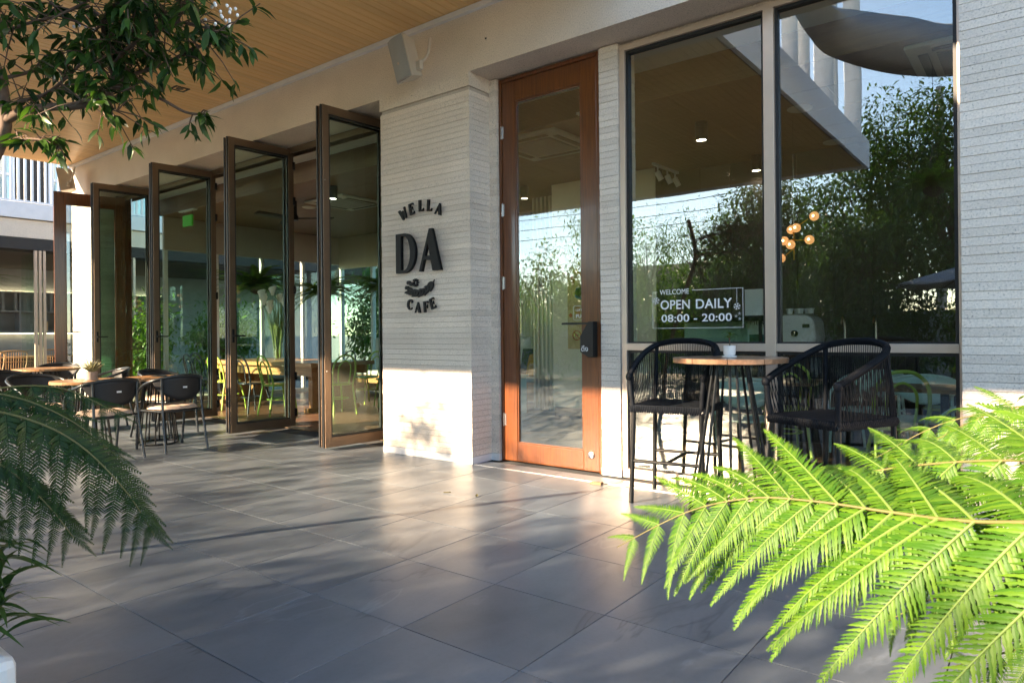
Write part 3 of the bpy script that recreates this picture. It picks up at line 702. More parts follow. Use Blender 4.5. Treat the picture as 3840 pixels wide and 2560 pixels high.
for a in (((-.10, 1.08, .10, .07), 'ink_orange'), ((-.07, 1.09, .06, .04), 'kraft'), ((-.24, 1.0, .03, .022), 'ink_red'), ((.02, .98, .04, .04), 'ink_orange'), ((.12, 1.03, .04, .025), 'decal_white'), ((-.22, .95, .035, .03), 'ink_orange'),
          ((-.09, .77, .12, .085), 'ink_blue'), ((-.09, .785, .105, .07), 'decal_white'), ((-.07, .79, .07, .04), 'ink_orange'), ((.2, .76, .08, .08), 'ink_orange'), ((-.15, .52, .045, .07), 'ink_orange'), ((-.27, .47, .025, .03), 'ink_red'), ((.2, 1.1, .07, .06), 'ink_green')):
    blob(*a[0], a[1])
nr = MB().tube([(-.17 + .065 * math.cos(k * math.pi / 10), -.004, .19 + .065 * math.sin(k * math.pi / 10)) for k in range(20)], .007, 4, False, True); nr.tube([(-.215, -.004, .235), (-.125, -.004, .145)], .006, 4); nr.build('no_smoking_mark', 'ink_red', ps)
MB().box(-.20, -.0035, .185, -.14, -.0022, .197).build('cigarette', 'gasket', ps)

# ------------------------------------------------------------------ outdoor armchair (tube frame, curved back panel, cushion)
def armchair(tube_mat, panel_mat, cushion=True):
    t = thing('armchair', 'x', 'chair')
    for s in (-1, 1):
        MB().tube(smooth_path([(s * .245, .265, 0), (s * .255, .235, .30), (s * .268, .215, .56), (s * .272, .14, .635)]), .0135, 8).build('leg', tube_mat, t, 50)
        MB().tube(smooth_path([(s * .225, -.295, 0), (s * .215, -.235, .30), (s * .208, -.200, .55), (s * .212, -.195, .752)]), .0135, 8).build('leg', tube_mat, t, 50)
        MB().tube([(s * .262, .225, .42), (s * .215, -.225, .42)], .011, 8).build('seat_rail', tube_mat, t, 50)
    hoop = [(-.272, .150, .630), (-.290, .02, .690), (-.265, -.12, .738), (-.16, -.225, .772), (0, -.262, .785), (.16, -.225, .772), (.265, -.12, .738), (.290, .02, .690), (.272, .150, .630)]
    MB().tube(smooth_path(hoop), .015, 8).build('arm_rail', tube_mat, t, 50)
    H = smooth_path(hoop[2:-2], 6)
    def pan(u, v):
        p = H[min(int(round(u * (len(H) - 1))), len(H) - 1)]; k = math.sin(math.pi * u) ** .75
        return (p.x * (1 - .06 * v * k), p.y * (1 - .10 * v * k), p.z - .255 * v * k - .004)
    bp = MB().grid(pan, len(H) - 1, 6).build('back_panel', panel_mat, t, 60, None, 0.010)
    MB().box(-.022, -.2665, .655, .022, -.2615, .672).build('name_tag', 'decal_white', bp) if cushion else None
    def seat(u, v):
        a = (u - .5) * 2; b = (v - .5) * 2
        x = a * math.sqrt(1 - b * b / 2) * .262; y = b * math.sqrt(1 - a * a / 2) * .262
        return (x, y, .425 - .035 * (1 - a * a) * (1 - b * b))
    MB().grid(seat, 10, 10).build('seat', panel_mat, t, 60, None, 0.012)
    if cushion:
        cu = MB()
        def cs(top):
            def f(u, v):
                a = (u - .5) * 2; b = (v - .5) * 2
                x = a * math.sqrt(1 - .42 * b * b) * .235; y = b * math.sqrt(1 - .42 * a * a) * .235
                e = (1 - a ** 6) * (1 - b ** 6)
                pin = sum(math.exp(-((a - px) ** 2 + (b - py) ** 2) / .03) for px in (-.4, .4) for py in (-.4, .4))
                seam = math.exp(-a * a / .006) + math.exp(-b * b / .006)
                return (x, y, .436 + (max(e, 0) ** .45 * (.040 - .012 * pin - .007 * seam) + .0015 * math.sin(9 * a + 4 * b) if top else 0))
            return f
        cu.grid(cs(True), 22, 22); cu.grid(cs(False), 22, 22)
        cu.build('cushion', 'cushion', t, 70)
    return t
def chair_at(proto, x, y, ang, label, z=0.0):  # ang = direction the sitter faces, degrees from +Y counter-clockwise
    c = place(proto, (x, y, z), R(ang), label); return c
ac = armchair('grey_tube', 'chair_panel')
CH = [(-7.32, 2.86, 96, 'black armchair with beige cushion nearest the fern, back to camera'),
      (-7.36, 3.54, 92, 'black armchair with beige cushion pulled up to table beside the folding door'),
      (-8.45, 3.98, -62, 'black armchair facing out between round table and the open folding door leaf'),
      (-9.55, 3.75, 170, 'black armchair behind the small potted succulent'),
      (-8.62, 2.72, -80, 'black armchair at the left side of table with the succulent'),
      (-9.95, 2.85, -70, 'black armchair half hidden behind the dark fern on the left'),
      (-12.1, 4.05, -120, 'farthest black armchair next to the open timber door'),
      (-12.6, 3.1, -70, 'black armchair at the left rear table edge')]
for k, (x, y, a, lab) in enumerate(CH):
    c = ac if k == 0 else copy_tree(ac)
    c.location = (x, y, 0); c.rotation_euler = (0, 0, R(a)); c['label'] = lab; c['group'] = 'black terrace armchairs'

# round tables with segmented tops on wire bases
def round_table(label, loc, rad, h, mat, rb, rtop, group, n=12, rods=12, pair=False):
    t = thing('round_table', label, 'table', loc, 0, group)
    tp = MB().lathe([(rad * .22, 0), (rad * .22, .026)], 24, (0, 0, h - .028)).build('table_top', mat, t, 40)
    w = MB(); a0, a1 = .006, 2 * math.pi / n - .006; ns = 4
    P = [(rad * .226 * math.cos(a1 - (a1 - a0) * k / ns), rad * .226 * math.sin(a1 - (a1 - a0) * k / ns)) for k in range(ns + 1)]
    Q = [(rad * math.cos(a0 + (a1 - a0) * k / ns), rad * math.sin(a0 + (a1 - a0) * k / ns)) for k in range(ns + 1)]
    poly = Q + P; m = len(poly)
    w.add([(x, y, h - .030) for x, y in poly] + [(x, y, h) for x, y in poly], [tuple(reversed(range(m))), tuple(range(m, 2 * m))] + [(k, (k + 1) % m, m + (k + 1) % m, m + k) for k in range(m)])
    me = w.mesh('top_segment', mat)
    for k in range(n):
        o = link('top_segment', me, tp); o.rotation_euler = (0, 0, k * 2 * math.pi / n)
    MB().lathe([(rad * .80, 0), (rad * .80, .008)], 24, (0, 0, h - .039)).build('mount_plate', 'black_metal', t, 40)
    MB().tube([(rb * math.cos(k * math.pi / 16), rb * math.sin(k * math.pi / 16), .012) for k in range(32)], .010, 6, False, True).build('base_ring', 'black_metal', t, 50)
    for k in range(rods):
        a = 2 * math.pi * (k // 2 + (.16 if k % 2 else -.16)) / (rods / 2) if pair else 2 * math.pi * k / rods
        MB().tube([(rb * math.cos(a), rb * math.sin(a), .01), (rtop * math.cos(a), rtop * math.sin(a), h - .035)], .0085 if not pair else .0095, 6).build('rod', 'black_metal', t, 50)
    return t
TG = 'round wooden tables on wire bases'
round_table('round teak terrace table carrying a small potted succulent', (-7.88, 2.93, 0), 0.35, .745, 'teak', .21, .13, TG)
round_table('round teak terrace table with empty top beside the folding doors', (-7.83, 3.60, 0), 0.315, .745, 'teak', .21, .13, TG)
round_table('round teak table farther back near the open timber door', (-11.5, 3.72, 0), 0.42, .745, 'teak', .22, .14, TG)
round_table('tall round walnut bar table between the two woven bar stools', (-1.635, 4.42, 0), 0.362, 1.022, 'walnut', .27, .115, None, 10, 12, True)
ft = MB().lathe([(0.08, 0), (0.085, .006), (.07, .01), (.001, .008)], 20).build('ash_tray', 'grey_tube', None, 40, (-7.86, 3.64, .7455)); tag(ft, 'low dark metal ashtray on the empty teak table', 'ashtray')

# ------------------------------------------------------------------ woven bar stool
def stool():
    t = thing('bar_stool', 'x', 'bar stool')
    SH = .66; w = .235
    for sx in (-1, 1):
        for sy in (-1, 1):
            MB().tube([(sx * (w + .018), sy * (w + .02), 0), (sx * w, sy * w, SH - .02)], .0165, 10).build('leg', 'black_metal', t, 50)
    for sy in (-1, 1): MB().tube([(-w - .01, sy * (w + .01), .295), (w + .01, sy * (w + .01), .295)], .0125, 8).build('foot_rail', 'black_metal', t, 50)
    MB().tube([(0, -w - .01, .295), (0, w + .01, .295)], .0125, 8).build('cross_bar', 'black_metal', t, 50)
    seat = MB().grid(lambda u, v: ((u - .5) * .50, (v - .5) * .50, SH + .016 - .028 * (1 - (2 * u - 1) ** 2) * (1 - (2 * v - 1) ** 2)), 14, 14).build('seat', 'rope', t, 60, None, .022)
    ed = MB()
    for k in range(30):
        q = -.24 + k * .0166
        for sx in (-1, 1): ed.tube([(sx * .252, q, SH + .02), (sx * .262, q, SH), (sx * .25, q + .008, SH - .022)], .0085, 5)
        for sy in (-1, 1): ed.tube([(q, sy * .252, SH + .02), (q, sy * .262, SH), (q + .008, sy * .25, SH - .022)], .0085, 5)
    e_ = ed.build('seat_edge_wrap', 'rope', t, 60); e_['kind'] = 'stuff'
    # front is +Y; rail climbs from low front arms to the high back
    rail = [(-.300, .285, .885), (-.312, .20, .925), (-.318, .04, .985), (-.305, -.12, 1.045), (-.245, -.235, 1.095), (-.12, -.290, 1.120), (0, -.302, 1.125), (.12, -.290, 1.120), (.245, -.235, 1.095), (.305, -.12, 1.045), (.318, .04, .985), (.312, .20, .925), (.300, .285, .885)]
    rail = [(x * .86, y * .90, z) for x, y, z in rail]
    RP = smooth_path(rail, 8)
    MB().tube(RP, .0185, 10).build('arm_rail', 'rope', t, 60)
    wr = MB()
    for i in range(0, len(RP) - 1):
        a = RP[i]; b = RP[i + 1]
        for q in (0.0, .5):
            c = a.lerp(b, q); d = (b - a).normalized(); u = d.orthogonal().normalized(); v = d.cross(u)
            wr.tube([tuple(c + (u * math.cos(k * math.pi / 4) + v * math.sin(k * math.pi / 4)) * .0185 + d * (.012 * k / 8)) for k in range(8)], .0046, 4, False, True)
    w_ = wr.build('rail_wrap', 'rope', t, 60); w_['kind'] = 'stuff'
    for s in (-1, 1):
        MB().tube(smooth_path([(s * .238, .240, SH), (s * .248, .250, .76), (s * .258, .257, .885)]), [.0175] * 13, 8).build('arm_post', 'rope', t, 60)
        MB().tube(smooth_path([(s * .235, -.235, SH), (s * .222, -.225, .85), (s * .211, -.212, 1.09)]), .015, 8).build('back_post', 'rope', t, 60)
        kn = MB().lathe([(.001, -.030), (.020, -.020), (.025, 0), (.020, .020), (.001, .030)], 10, (s * .258, .262, .882)).build('arm_knob', 'rope', t, 60)
    ro = MB()
    # seat outline parameterised like the rail
    def seat_pt(f):
        per = [(-.25, .25), (-.25, -.25), (.25, -.25), (.25, .25)]; L = f * 3; i = min(int(L), 2); u = L - i
        return Vector((per[i][0] * (1 - u) + per[i + 1][0] * u, per[i][1] * (1 - u) + per[i + 1][1] * u, SH + .01))
    N = 100
    for k in range(N):
        f = (k + .5) / N
        p = RP[int(f * (len(RP) - 1))].lerp(RP[min(int(f * (len(RP) - 1)) + 1, len(RP) - 1)], (f * (len(RP) - 1)) % 1)
        sw = .022 if (f < .30 or f > .70) else 0.0
        q = seat_pt(min(max(f + (sw if k % 2 else -sw), 0), 1))
        ro.tube([p, p.lerp(q, .5) * 1.0 + Vector((p.x, p.y, 0)) * .02, q], .0025, 4, False)
    r_ = ro.build('rope_weave', 'rope', t); r_['kind'] = 'stuff'
    return t
s1 = stool()
s1.location = (-2.085, 4.585, 0); s1.rotation_euler = (0, 0, R(180 + 8)); s1['label'] = 'black woven rope bar stool left of the bar table, beside the window frame'; s1['group'] = 'woven bar stools'
s2 = place(s1, (-1.02, 4.42, 0), R(180 - 26), 'black woven rope bar stool right of the bar table, angled above the bright fern')
# small ceramic pot with seedling on the bar table
pp = thing('potted_seedling', 'tiny seedling in white ceramic pot and saucer on the tall bar table', 'potted plant', (-1.64, 4.43, 1.022))
MB().lathe([(.030, .0005), (.046, .002), (.048, .012), (.040, .013)], 24).build('saucer', 'ceramic', pp, 40)
MB().lathe([(.030, .013), (.038, .02), (.0405, .045), (.0405, .078), (.0375, .078), (.036, .066), (.001, .064)], 24).build('pot', 'ceramic', pp, 40)
MB().tube(smooth_path([(0, 0, .064), (.003, 0, .09), (-.002, .002, .155)]), .0045, 6).build('stem', 'twig', pp, 50)
for k in range(9):
    a = k * 2.4; L = random.uniform(.055, .085)
    MB().grid(lambda u, v: (math.cos(a) * L * v - math.sin(a) * (u - .5) * .020 * math.sin(math.pi * min(v + .1, 1)), math.sin(a) * L * v + math.cos(a) * (u - .5) * .020 * math.sin(math.pi * min(v + .1, 1)), .12 + k * .005 + L * v * (.9 - .9 * v)), 2, 5).build('leaf', 'garden_leaf', pp, 60)
# succulent in concrete pot on the terrace table
su = thing('potted_succulent', 'spiky succulent in round concrete pot on the teak terrace table', 'potted plant', (-7.84, 2.94, .7455))
MB().lathe([(.050, 0), (.056, .02), (.056, .088), (.050, .088), (.048, .075), (.001, .074)], 20).build('pot', 'concrete_pot', su, 40)
MB().lathe([(.058, .0), (.062, .004), (.062, .012), (.057, .012)], 20).build('saucer', 'concrete_pot', su, 40)
for k in range(46):
    a = k * 2.399; el = R(88 - 62 * (k / 46) ** .7); L = random.uniform(.10, .16)
    d = Vector((math.cos(a) * math.cos(el), math.sin(a) * math.cos(el), math.sin(el)))
    MB().tube([d * .01 + Vector((0, 0, .075)), d * L * .5 + Vector((0, 0, .085)), d * L + Vector((0, 0, .08))], [.006, .0055, .0008], 5).build('leaf', 'succulent', su, 60)
# ------------------------------------------------------------------ interior furniture
def bistro(mat):
    t = thing('bentwood_chair', 'x', 'chair')
    MB().lathe([(.001, 0), (.195, 0), (.205, .008), (.205, .024), (.19, .030), (.15, .024), (.001, .022)], 28, (0, 0, .435)).build('seat', mat, t, 40)
    MB().tube([(.165 * math.cos(k * math.pi / 12), .165 * math.sin(k * math.pi / 12), .235) for k in range(24)], .009, 6, False, True).build('leg_ring', mat, t, 50)
    for s in (-1, 1):
        MB().tube(smooth_path([(s * .185, .205, 0), (s * .165, .18, .22), (s * .125, .13, .435)]), [.011] * 6 + [.015] * 7, 8).build('leg', mat, t, 50)
        MB().tube(smooth_path([(s * .19, -.24, 0), (s * .17, -.20, .24), (s * .165, -.165, .44)]), .014, 8).build('leg', mat, t, 50)
    MB().tube(smooth_path([(-.165, -.165, .44), (-.185, -.205, .62), (-.165, -.245, .78), (-.09, -.268, .865), (0, -.274, .885), (.09, -.268, .865), (.165, -.245, .78), (.185, -.205, .62), (.165, -.165, .44)]), .0145, 8).build('back_hoop', mat, t, 50)
    MB().tube(smooth_path([(-.085, -.185, .455), (-.100, -.215, .62), (-.085, -.243, .74), (0, -.258, .80), (.085, -.243, .74), (.100, -.215, .62), (.085, -.185, .455)]), .011, 8).build('inner_hoop', mat, t, 50)
    return t
lime = bistro('lime_paint'); navy = bistro('navy_paint')
LG = [(-10.55, 5.98, 5, 'lime green bentwood chair at the left of the long table'), (-9.12, 5.98, -6, 'lime green bentwood chair with its back to the second folding door'),
      (-8.45, 6.55, 80, 'lime green bentwood chair at the near end of the long table'), (-9.35, 7.86, 182, 'lime green bentwood chair on the far side of the long table'),
      (-8.62, 7.72, 150, 'lime green bentwood chair at far corner seen past the folding door edge'),
      (-1.98, 6.75, 30, 'lime green bentwood chair behind the bar table inside the window'),
      (-0.92, 5.98, 20, 'lime green bentwood chair behind the right woven stool'), (-0.72, 7.55, 178, 'lime green bentwood chair farther back at right, below the window rail')]
for k, (x, y, a, lab) in enumerate(LG):
    c = lime if k == 0 else copy_tree(lime)
    c.location = (x, y, 0); c.rotation_euler = (0, 0, R(a)); c['label'] = lab; c['group'] = 'lime bentwood chairs'
NV = [(-9.78, 5.95, 8, 'dark navy bentwood chair on the near side of the long table'), (-11.30, 5.95, -4, 'dark navy bentwood chair at left end, seen through the third folding door'),
      (-11.75, 6.3, -60, 'dark navy bentwood chair at the far left table end'), (-9.0, 8.30, 178, 'dark navy bentwood chair in front of the pale bench'), (-10.1, 7.86, 180, 'dark navy bentwood chair on the far side of long table')]
for k, (x, y, a, lab) in enumerate(NV):
    c = navy if k == 0 else copy_tree(navy)
    c.location = (x, y, 0); c.rotation_euler = (0, 0, R(a)); c['label'] = lab; c['group'] = 'navy bentwood chairs'
mint = armchair('mint_plastic', 'mint_plastic', False)
MG = [(-2.10, 6.05, 20, 'pale mint plastic armchair just behind the bar table legs'), (-0.87, 6.78, 172, 'pale mint plastic armchair at right inside the window, back to the counter'), (-0.26, 5.72, 60, 'pale mint plastic armchair closest to the right wall inside'), (-1.35, 7.35, 160, 'pale mint plastic armchair in the middle of the right room')]
for k, (x, y, a, lab) in enumerate(MG):
    c = mint if k == 0 else copy_tree(mint)
    c.location = (x, y, 0); c.rotation_euler = (0, 0, R(a)); c['label'] = lab; c['group'] = 'mint armchairs'
def inner_table(loc, sx, sy, label):
    t = thing('cafe_table', label, 'table', loc, 0, 'indoor wooden tables')
    MB().chbox(-sx / 2, -sy / 2, .715, sx / 2, sy / 2, .745, .004).build('table_top', 'walnut', t)
    MB().tube([(0, 0, .02), (0, 0, .715)], .03, 10).build('pedestal', 'black_metal', t, 40)
    MB().box(-.24, -.24, 0, .24, .24, .018).build('base_plate', 'black_metal', t)
inner_table((-1.92, 6.42, 0), .7, .6, 'square walnut table inside behind the left woven stool'); inner_table((-0.62, 6.25, 0), .95, .6, 'walnut table inside at right between the mint armchairs')
lt = thing('long_table', 'long thick oak communal table inside the folding doors', 'table', (-10.25, 6.88, 0))
for k in range(5): MB().chbox(-1.55, -.62 + k * .248, .70, 1.55, -.62 + k * .248 + .244, .765, .004).build('plank', 'oak_slab', lt)
MB().box(-1.45, -.54, .56, 1.45, -.50, .698).box(-1.45, .50, .56, 1.45, .54, .698).build('apron', 'oak_slab', lt)
for s in (-1, 1):
    MB().box(s * 1.25 - .05, -.5, 0, s * 1.25 + .05, .5, .06).build('foot', 'oak_slab', lt); MB().box(s * 1.25 - .05, -.42, .06, s * 1.25 + .05, .42, .698).build('trestle', 'oak_slab', lt)
    MB().add([(s * 1.19, -.03, .15), (s * 1.19, .03, .15), (s * .75, .03, .62), (s * .75, -.03, .62), (s * 1.19, -.03, .05), (s * 1.19, .03, .05), (s * .65, .03, .62), (s * .65, -.03, .62)], [(0, 1, 2, 3), (4, 7, 6, 5), (0, 4, 5, 1), (2, 6, 7, 3), (0, 3, 7, 4), (1, 5, 6, 2)]).build('brace', 'oak_slab', lt)
# vase of tall stems on the long table
vz = thing('flower_vase', 'tall glass vase of long green stems with pale blooms on oak table', 'vase', (-10.45, 6.85, .766))
MB().lathe([(.075, 0), (.08, .01), (.08, .38), (.074, .38), (.074, .02), (.001, .018)], 20).build('vase', 'clear_glass', vz, 40)
for k in range(46):
    a = k * 2.4; r0 = .05 * random.random(); sp_ = random.uniform(.05, .28); h = random.uniform(.75, 1.15)
    MB().tube(smooth_path([(r0 * math.cos(a), r0 * math.sin(a), .03), (r0 * math.cos(a) + sp_ * .3 * math.cos(a), r0 * math.sin(a) + sp_ * .3 * math.sin(a), h * .6), (sp_ * math.cos(a), sp_ * math.sin(a), h)], 4), [.006] * 5 + [.004] * 4, 5).build('stem', 'stem_green', vz, 60)
    if k % 4 == 0:
        MB().grid(lambda u, v: (sp_ * math.cos(a) + (.02 + .05 * v) * math.cos(u * 6.28), sp_ * math.sin(a) + (.02 + .05 * v) * math.sin(u * 6.28), h + .13 * v + .03 * math.cos(u * 6.28) * v), 8, 3).build('bloom', 'petal', vz, 60)
# bench with cushions along the back window
bn = thing('bench_sofa', 'pale upholstered bench along the back window with dark cushions', 'sofa', (-8.6, 9.15, 0))
MB().box(-2.2, -.35, .10, 2.6, .30, .40).build('seat_base', 'oak_slab', bn); MB().box(-2.2, -.36, .40, 2.6, .20, .48).build('seat_pad', 'sofa_cloth', bn, None, None, 0, .02)
for k in range(6): MB().box(-2.18 + k * .8, .14, .48, -1.40 + k * .8, .32, 1.12).build('back_pad', 'sofa_cloth', bn, None, None, 0, .04)
for k, (x, m) in enumerate(((-.9, 'dark_cloth'), (-.35, 'dark_cloth'), (.6, 'dark_cloth'), (1.9, 'dark_cloth'), (2.3, 'dark_cloth'), (.1, 'mustard'), (2.08, 'mustard'))):
    y0 = -.02 if m == 'mustard' else .06
    c = MB().grid(lambda u, v: ((u - .5) * .48, -.08 * (1 - (2 * u - 1) ** 4) * (1 - (2 * v - 1) ** 4), (v - .5) * .44), 10, 10); c.grid(lambda u, v: ((u - .5) * .48, .08 * (1 - (2 * u - 1) ** 4) * (1 - (2 * v - 1) ** 4), (v - .5) * .44), 10, 10)
    cu = c.build('pillow', m, None, 60, (-8.6 + x, 9.15 + y0 - .05, .71 if m != 'mustard' else .64)); cu.rotation_euler = (R(-14), 0, 0)
    tag(cu, ['dark square pillow on bench, leftmost of the row', 'dark square pillow on bench, second from the left', 'dark square pillow in the middle of the bench', 'dark square pillow by the side table at bench right', 'dark square pillow at the right end of bench', 'mustard yellow pillow in the middle of the bench', 'mustard yellow pillow among dark ones at right of bench'][k], 'pillow')
# side table (teal) near the bench
tb = thing('side_block', 'teal green box side table standing by the bench', 'side table', (-6.35, 8.0, 0))
MB().box(-.22, -.22, 0, .22, .22, .55).build('body', 'mint_plastic', tb, None, None, 0, .01); MB().box(-.24, -.24, .551, .24, .24, .57).build('top', 'mint_plastic', tb)
# curtains
for (cx, cw, lab) in ((-6.6, 1.1, 'gathered pale curtain behind the nearest folding door'), (-5.9, .5, 'narrow pale curtain beside the cream partition')):
    c = MB().grid(lambda u, v: (cx - cw / 2 + cw * u, 9.45 + .045 * math.sin(u * cw * 44), .03 + 3.2 * v), 90, 3).build('curtain', 'curtain', None, 80, None, .004)
    tag(c, lab, 'curtain', 'pale curtains')
# service counter, coffee machine, display fridge, oven
ct = thing('service_counter', 'long dark service counter with ribbed front in the right room', 'counter', (-1.9, 8.05, 0))
MB().box(-1.9, -.33, 0, 2.6, .33, .96).build('body', 'dark_wall', ct); MB().box(-1.95, -.37, .961, 2.65, .36, 1.0).build('worktop', 'steel', ct)
for k in range(56): MB().box(-1.88 + k * .08, -.352, .04, -1.83 + k * .08, -.3305, .95).build('rib', 'dark_wall', ct)
em = thing('coffee_machine', 'white rounded coffee machine on the dark service counter', 'coffee machine', (-2.12, 7.95, 1.0))
MB().prism([(-.17, .03), (.17, .03), (.19, .12), (.17, .30), (.10, .36), (-.17, .36)], -.22, .22).build('body', 'ceramic', em, None, None, 0, .03)
MB().lathe([(.001, 0), (.035, 0), (.035, .03), (.001, .03)], 16).build('dial', 'black_metal', em).matrix_local = Matrix.Translation((-.02, -.222, .16)) @ Matrix.Rotation(R(90), 4, 'X')
MB().box(.06, -.232, .22, .13, -.2215, .26).build('badge', 'gasket', em); MB().box(-.16, -.2, 0, .16, .2, .028).build('feet', 'black_metal', em)
MB().box(-.15, -.2, .362, .15, .2, .372).build('cup_tray', 'steel', em)
for k in range(5):
    c = MB().lathe([(.028, 0), (.040, .06), (.036, .06), (.025, .006), (.001, .006)], 14).build('cup', 'ceramic', None, 40, (-2.24 + k * .055, 7.9 + (k % 2) * .1, 1.373)); tag(c, 'white cup on the coffee machine, %s of five in a row' % ('first', 'second', 'third', 'fourth', 'last')[k], 'cup', 'cups on coffee machine')
mn = thing('menu_stand', 'small white MENU card stand beside the coffee machine', 'menu stand', (-2.55, 7.85, 1.0))
MB().box(-.14, -.01, .0, .14, .01, .34).build('card', 'decal_white', mn); link('lettering', text_mesh('MENU', .075, .002, 'gasket', 1.1), mn, mw=face_at(0, -.012, .26)); MB().box(-.12, -.0125, .02, .12, -.0105, .15).build('picture', 'ink_green', mn)
for k, dx in enumerate((.42, .72)):
    f = thing('tap', ['tall chrome gooseneck tap on counter, left of two', 'tall chrome gooseneck tap on counter, right of two'][k], 'tap', (-2.12 + dx, 8.0, 1.0))
    MB().tube(smooth_path([(0, 0, 0), (0, 0, .22), (.0, -.03, .31), (0, -.10, .33), (0, -.15, .25)]), .013, 8).build('spout', 'steel', f, 50); MB().lathe([(.03, 0), (.03, .02), (.018, .03)], 14).build('base', 'steel', f, 40)
fr_ = thing('display_fridge', 'glass fronted cake display fridge behind the opening hours lettering', 'fridge', (-3.05, 7.9, 0))
MB().box(-.62, -.36, 0, .62, .36, .62).build('base', 'dark_wall', fr_); MB().box(-.62, -.36, 1.30, .62, .36, 1.36).build('lid', 'black_metal', fr_)
for sx in (-.61, .58):
    for sy in (-.35, .32): MB().box(sx, sy, .62, sx + .03, sy + .03, 1.30).build('frame_post', 'black_metal', fr_)
MB().box(-.58, -.345, .62, .58, -.338, 1.30).build('pane', 'fold_glass', fr_); MB().box(-.58, -.3, .95, .58, .3, .96).build('shelf', 'clear_glass', fr_); MB().box(-.58, .335, .62, .58, .345, 1.30).build('back', 'mint_plastic', fr_)
bx = MB().box(-.10, -.06, 0, .10, .06, .30).build('paper_carton', 'decal_white', None, None, (-2.60, 7.85, 1.361)); tag(bx, 'white printed paper carton standing on the display fridge', 'carton')
ov = thing('microwave_oven', 'grey white countertop oven with dark glass door at right end', 'oven', (-0.25, 7.95, 1.0))
MB().box(-.30, -.26, .02, .30, .26, .52).build('body', 'ceramic', ov, None, None, 0, .03); MB().box(-.22, -.275, .05, .22, -.262, .33).build('door_glass', 'screen_dark', ov); MB().box(-.12, -.285, .38, .12, -.262, .46).build('control_panel', 'gasket', ov, None, None, 0, .015)
MB().tube([(.33, -.24, .04), (.36, -.24, .10), (.36, -.24, .48), (.33, -.24, .52)], .012, 8).build('handle', 'steel', ov)
# ceiling fittings
def cassette(loc, label):
    t = thing('ceiling_air_conditioner', label, 'air conditioner', loc, 0, 'ceiling air conditioners')
    MB().prism([(-.47, -.47), (.47, -.47), (.47, .47), (-.47, .47)], -.035, 0, lambda x, y, z: (x, z, y)).build('panel', 'pale_inner', t, None, None, 0, .012)
    MB().box(-.28, -.28, -.044, .28, .28, -.036).build('grille', 'speaker_grille', t)
    for a in range(4): MB().box(-.30, -.40, -.041, .30, -.335, -.0355, Matrix.Rotation(a * math.pi / 2, 4, 'Z')).build('louvre', 'gasket', t)
cassette((-4.42, 6.28, 3.302), 'white ceiling air conditioner seen through the timber door'); cassette((-8.75, 7.0, 3.302), 'white ceiling air conditioner above the long table'); cassette((-0.35, 6.3, 3.302), 'white ceiling air conditioner near the right end of window')
for (x, y, lab) in ((-2.73, 6.65, 'black cylinder ceiling lamp above the window lettering'), (-2.74, 8.35, 'black cylinder ceiling lamp farther back beside the window mullion'), (-7.98, 6.14, 'black cylinder ceiling lamp behind the nearest folding door'), (-5.9, 7.9, 'black cylinder ceiling lamp left of the cream partition')):
    t = thing('cylinder_lamp', lab, 'ceiling lamp', (x, y, 3.302), 0, 'black cylinder lamps')
    MB().lathe([(.062, 0), (.062, -.185), (.050, -.185), (.050, -.17)], 24).build('housing', 'black_metal', t, 40); MB().lathe([(.049, -.1705), (.049, -.1755)], 20).build('lens', 'downlight', t)
for (x, y, lab) in ((-9.3, 6.35, 'dark three blade ceiling fan over the long table'), (-6.9, 7.3, 'dark three blade ceiling fan near the pale curtain')):
    t = thing('ceiling_fan', lab, 'ceiling fan', (x, y, 3.302), R(20), 'ceiling fans')
    MB().lathe([(.05, 0), (.09, -.02), (.09, -.22), (.11, -.26), (.11, -.32), (.001, -.33)], 20).build('motor', 'black_metal', t, 40)
    for k in range(3):
        b = MB().grid(lambda u, v: ((v * .58 + .08), (u - .5) * (.10 + .05 * math.sin(3 * v)), -.29 + (u - .5) * .03), 2, 8).build('blade', 'black_metal', t, 40, None, .012); b.rotation_euler = (0, 0, k * 2.0944 + .3)
tk = thing('track_light', 'white ceiling track with spotlights in the dark right room', 'track light', (-3.85, 7.95, 3.302), R(-2))
MB().box(-.018, -.1, -.03, .018, 2.2 - 1.62, -.001).build('rail', 'white_paint', tk)
for k, (dy, tilt) in enumerate(((.02, 25), (.28, 20), (.5, 28))):
    s = MB().lathe([(.032, .02), (.036, 0), (.036, -.10), (.030, -.10)], 16).build('spot', 'white_paint', tk, 40, (0, dy, -.11)); s.rotation_euler = (R(tilt), R(-18), 0)
    MB().box(-.008, dy - .008, -.115, .008, dy + .008, -.03).build('stem', 'white_paint', tk)
for k, (x, y, lab) in enumerate(((-3.30, 5.62, 'green lit exit sign inside above the timber door'), (-11.35, 5.75, 'green lit exit sign far inside behind the folding doors'))):
    t = thing('exit_sign', lab, 'exit sign', (x, y, 3.302), R(0), 'green exit signs')
    MB().box(-.15, -.014, -.27, .15, .014, -.09).build('panel', 'exit_green', t); MB().box(-.24, -.04, -.02, .24, .04, 0).build('mount', 'white_paint', t)
    for s in (-.15, .15): MB().box(s - .006, -.006, -.09, s + .006, .006, -.02).build('hanger', 'steel', t)
for (x, y, lab) in ((-1.83, 6.84, 'flat round ceiling speaker nearest the window in right room'), (-1.86, 8.3, 'flat round ceiling speaker deeper in the right room'), (-9.6, 6.9, 'flat round ceiling speaker below the fan over long table')):
    c = MB().lathe([(.001, -.014), (.10, -.014), (.115, -.004), (.115, 0)], 24, (0, 0, 0)).build('ceiling_speaker', 'pale_inner', None, 40, (x, y, 3.3015)); tag(c, lab, 'ceiling speaker', 'round ceiling speakers')
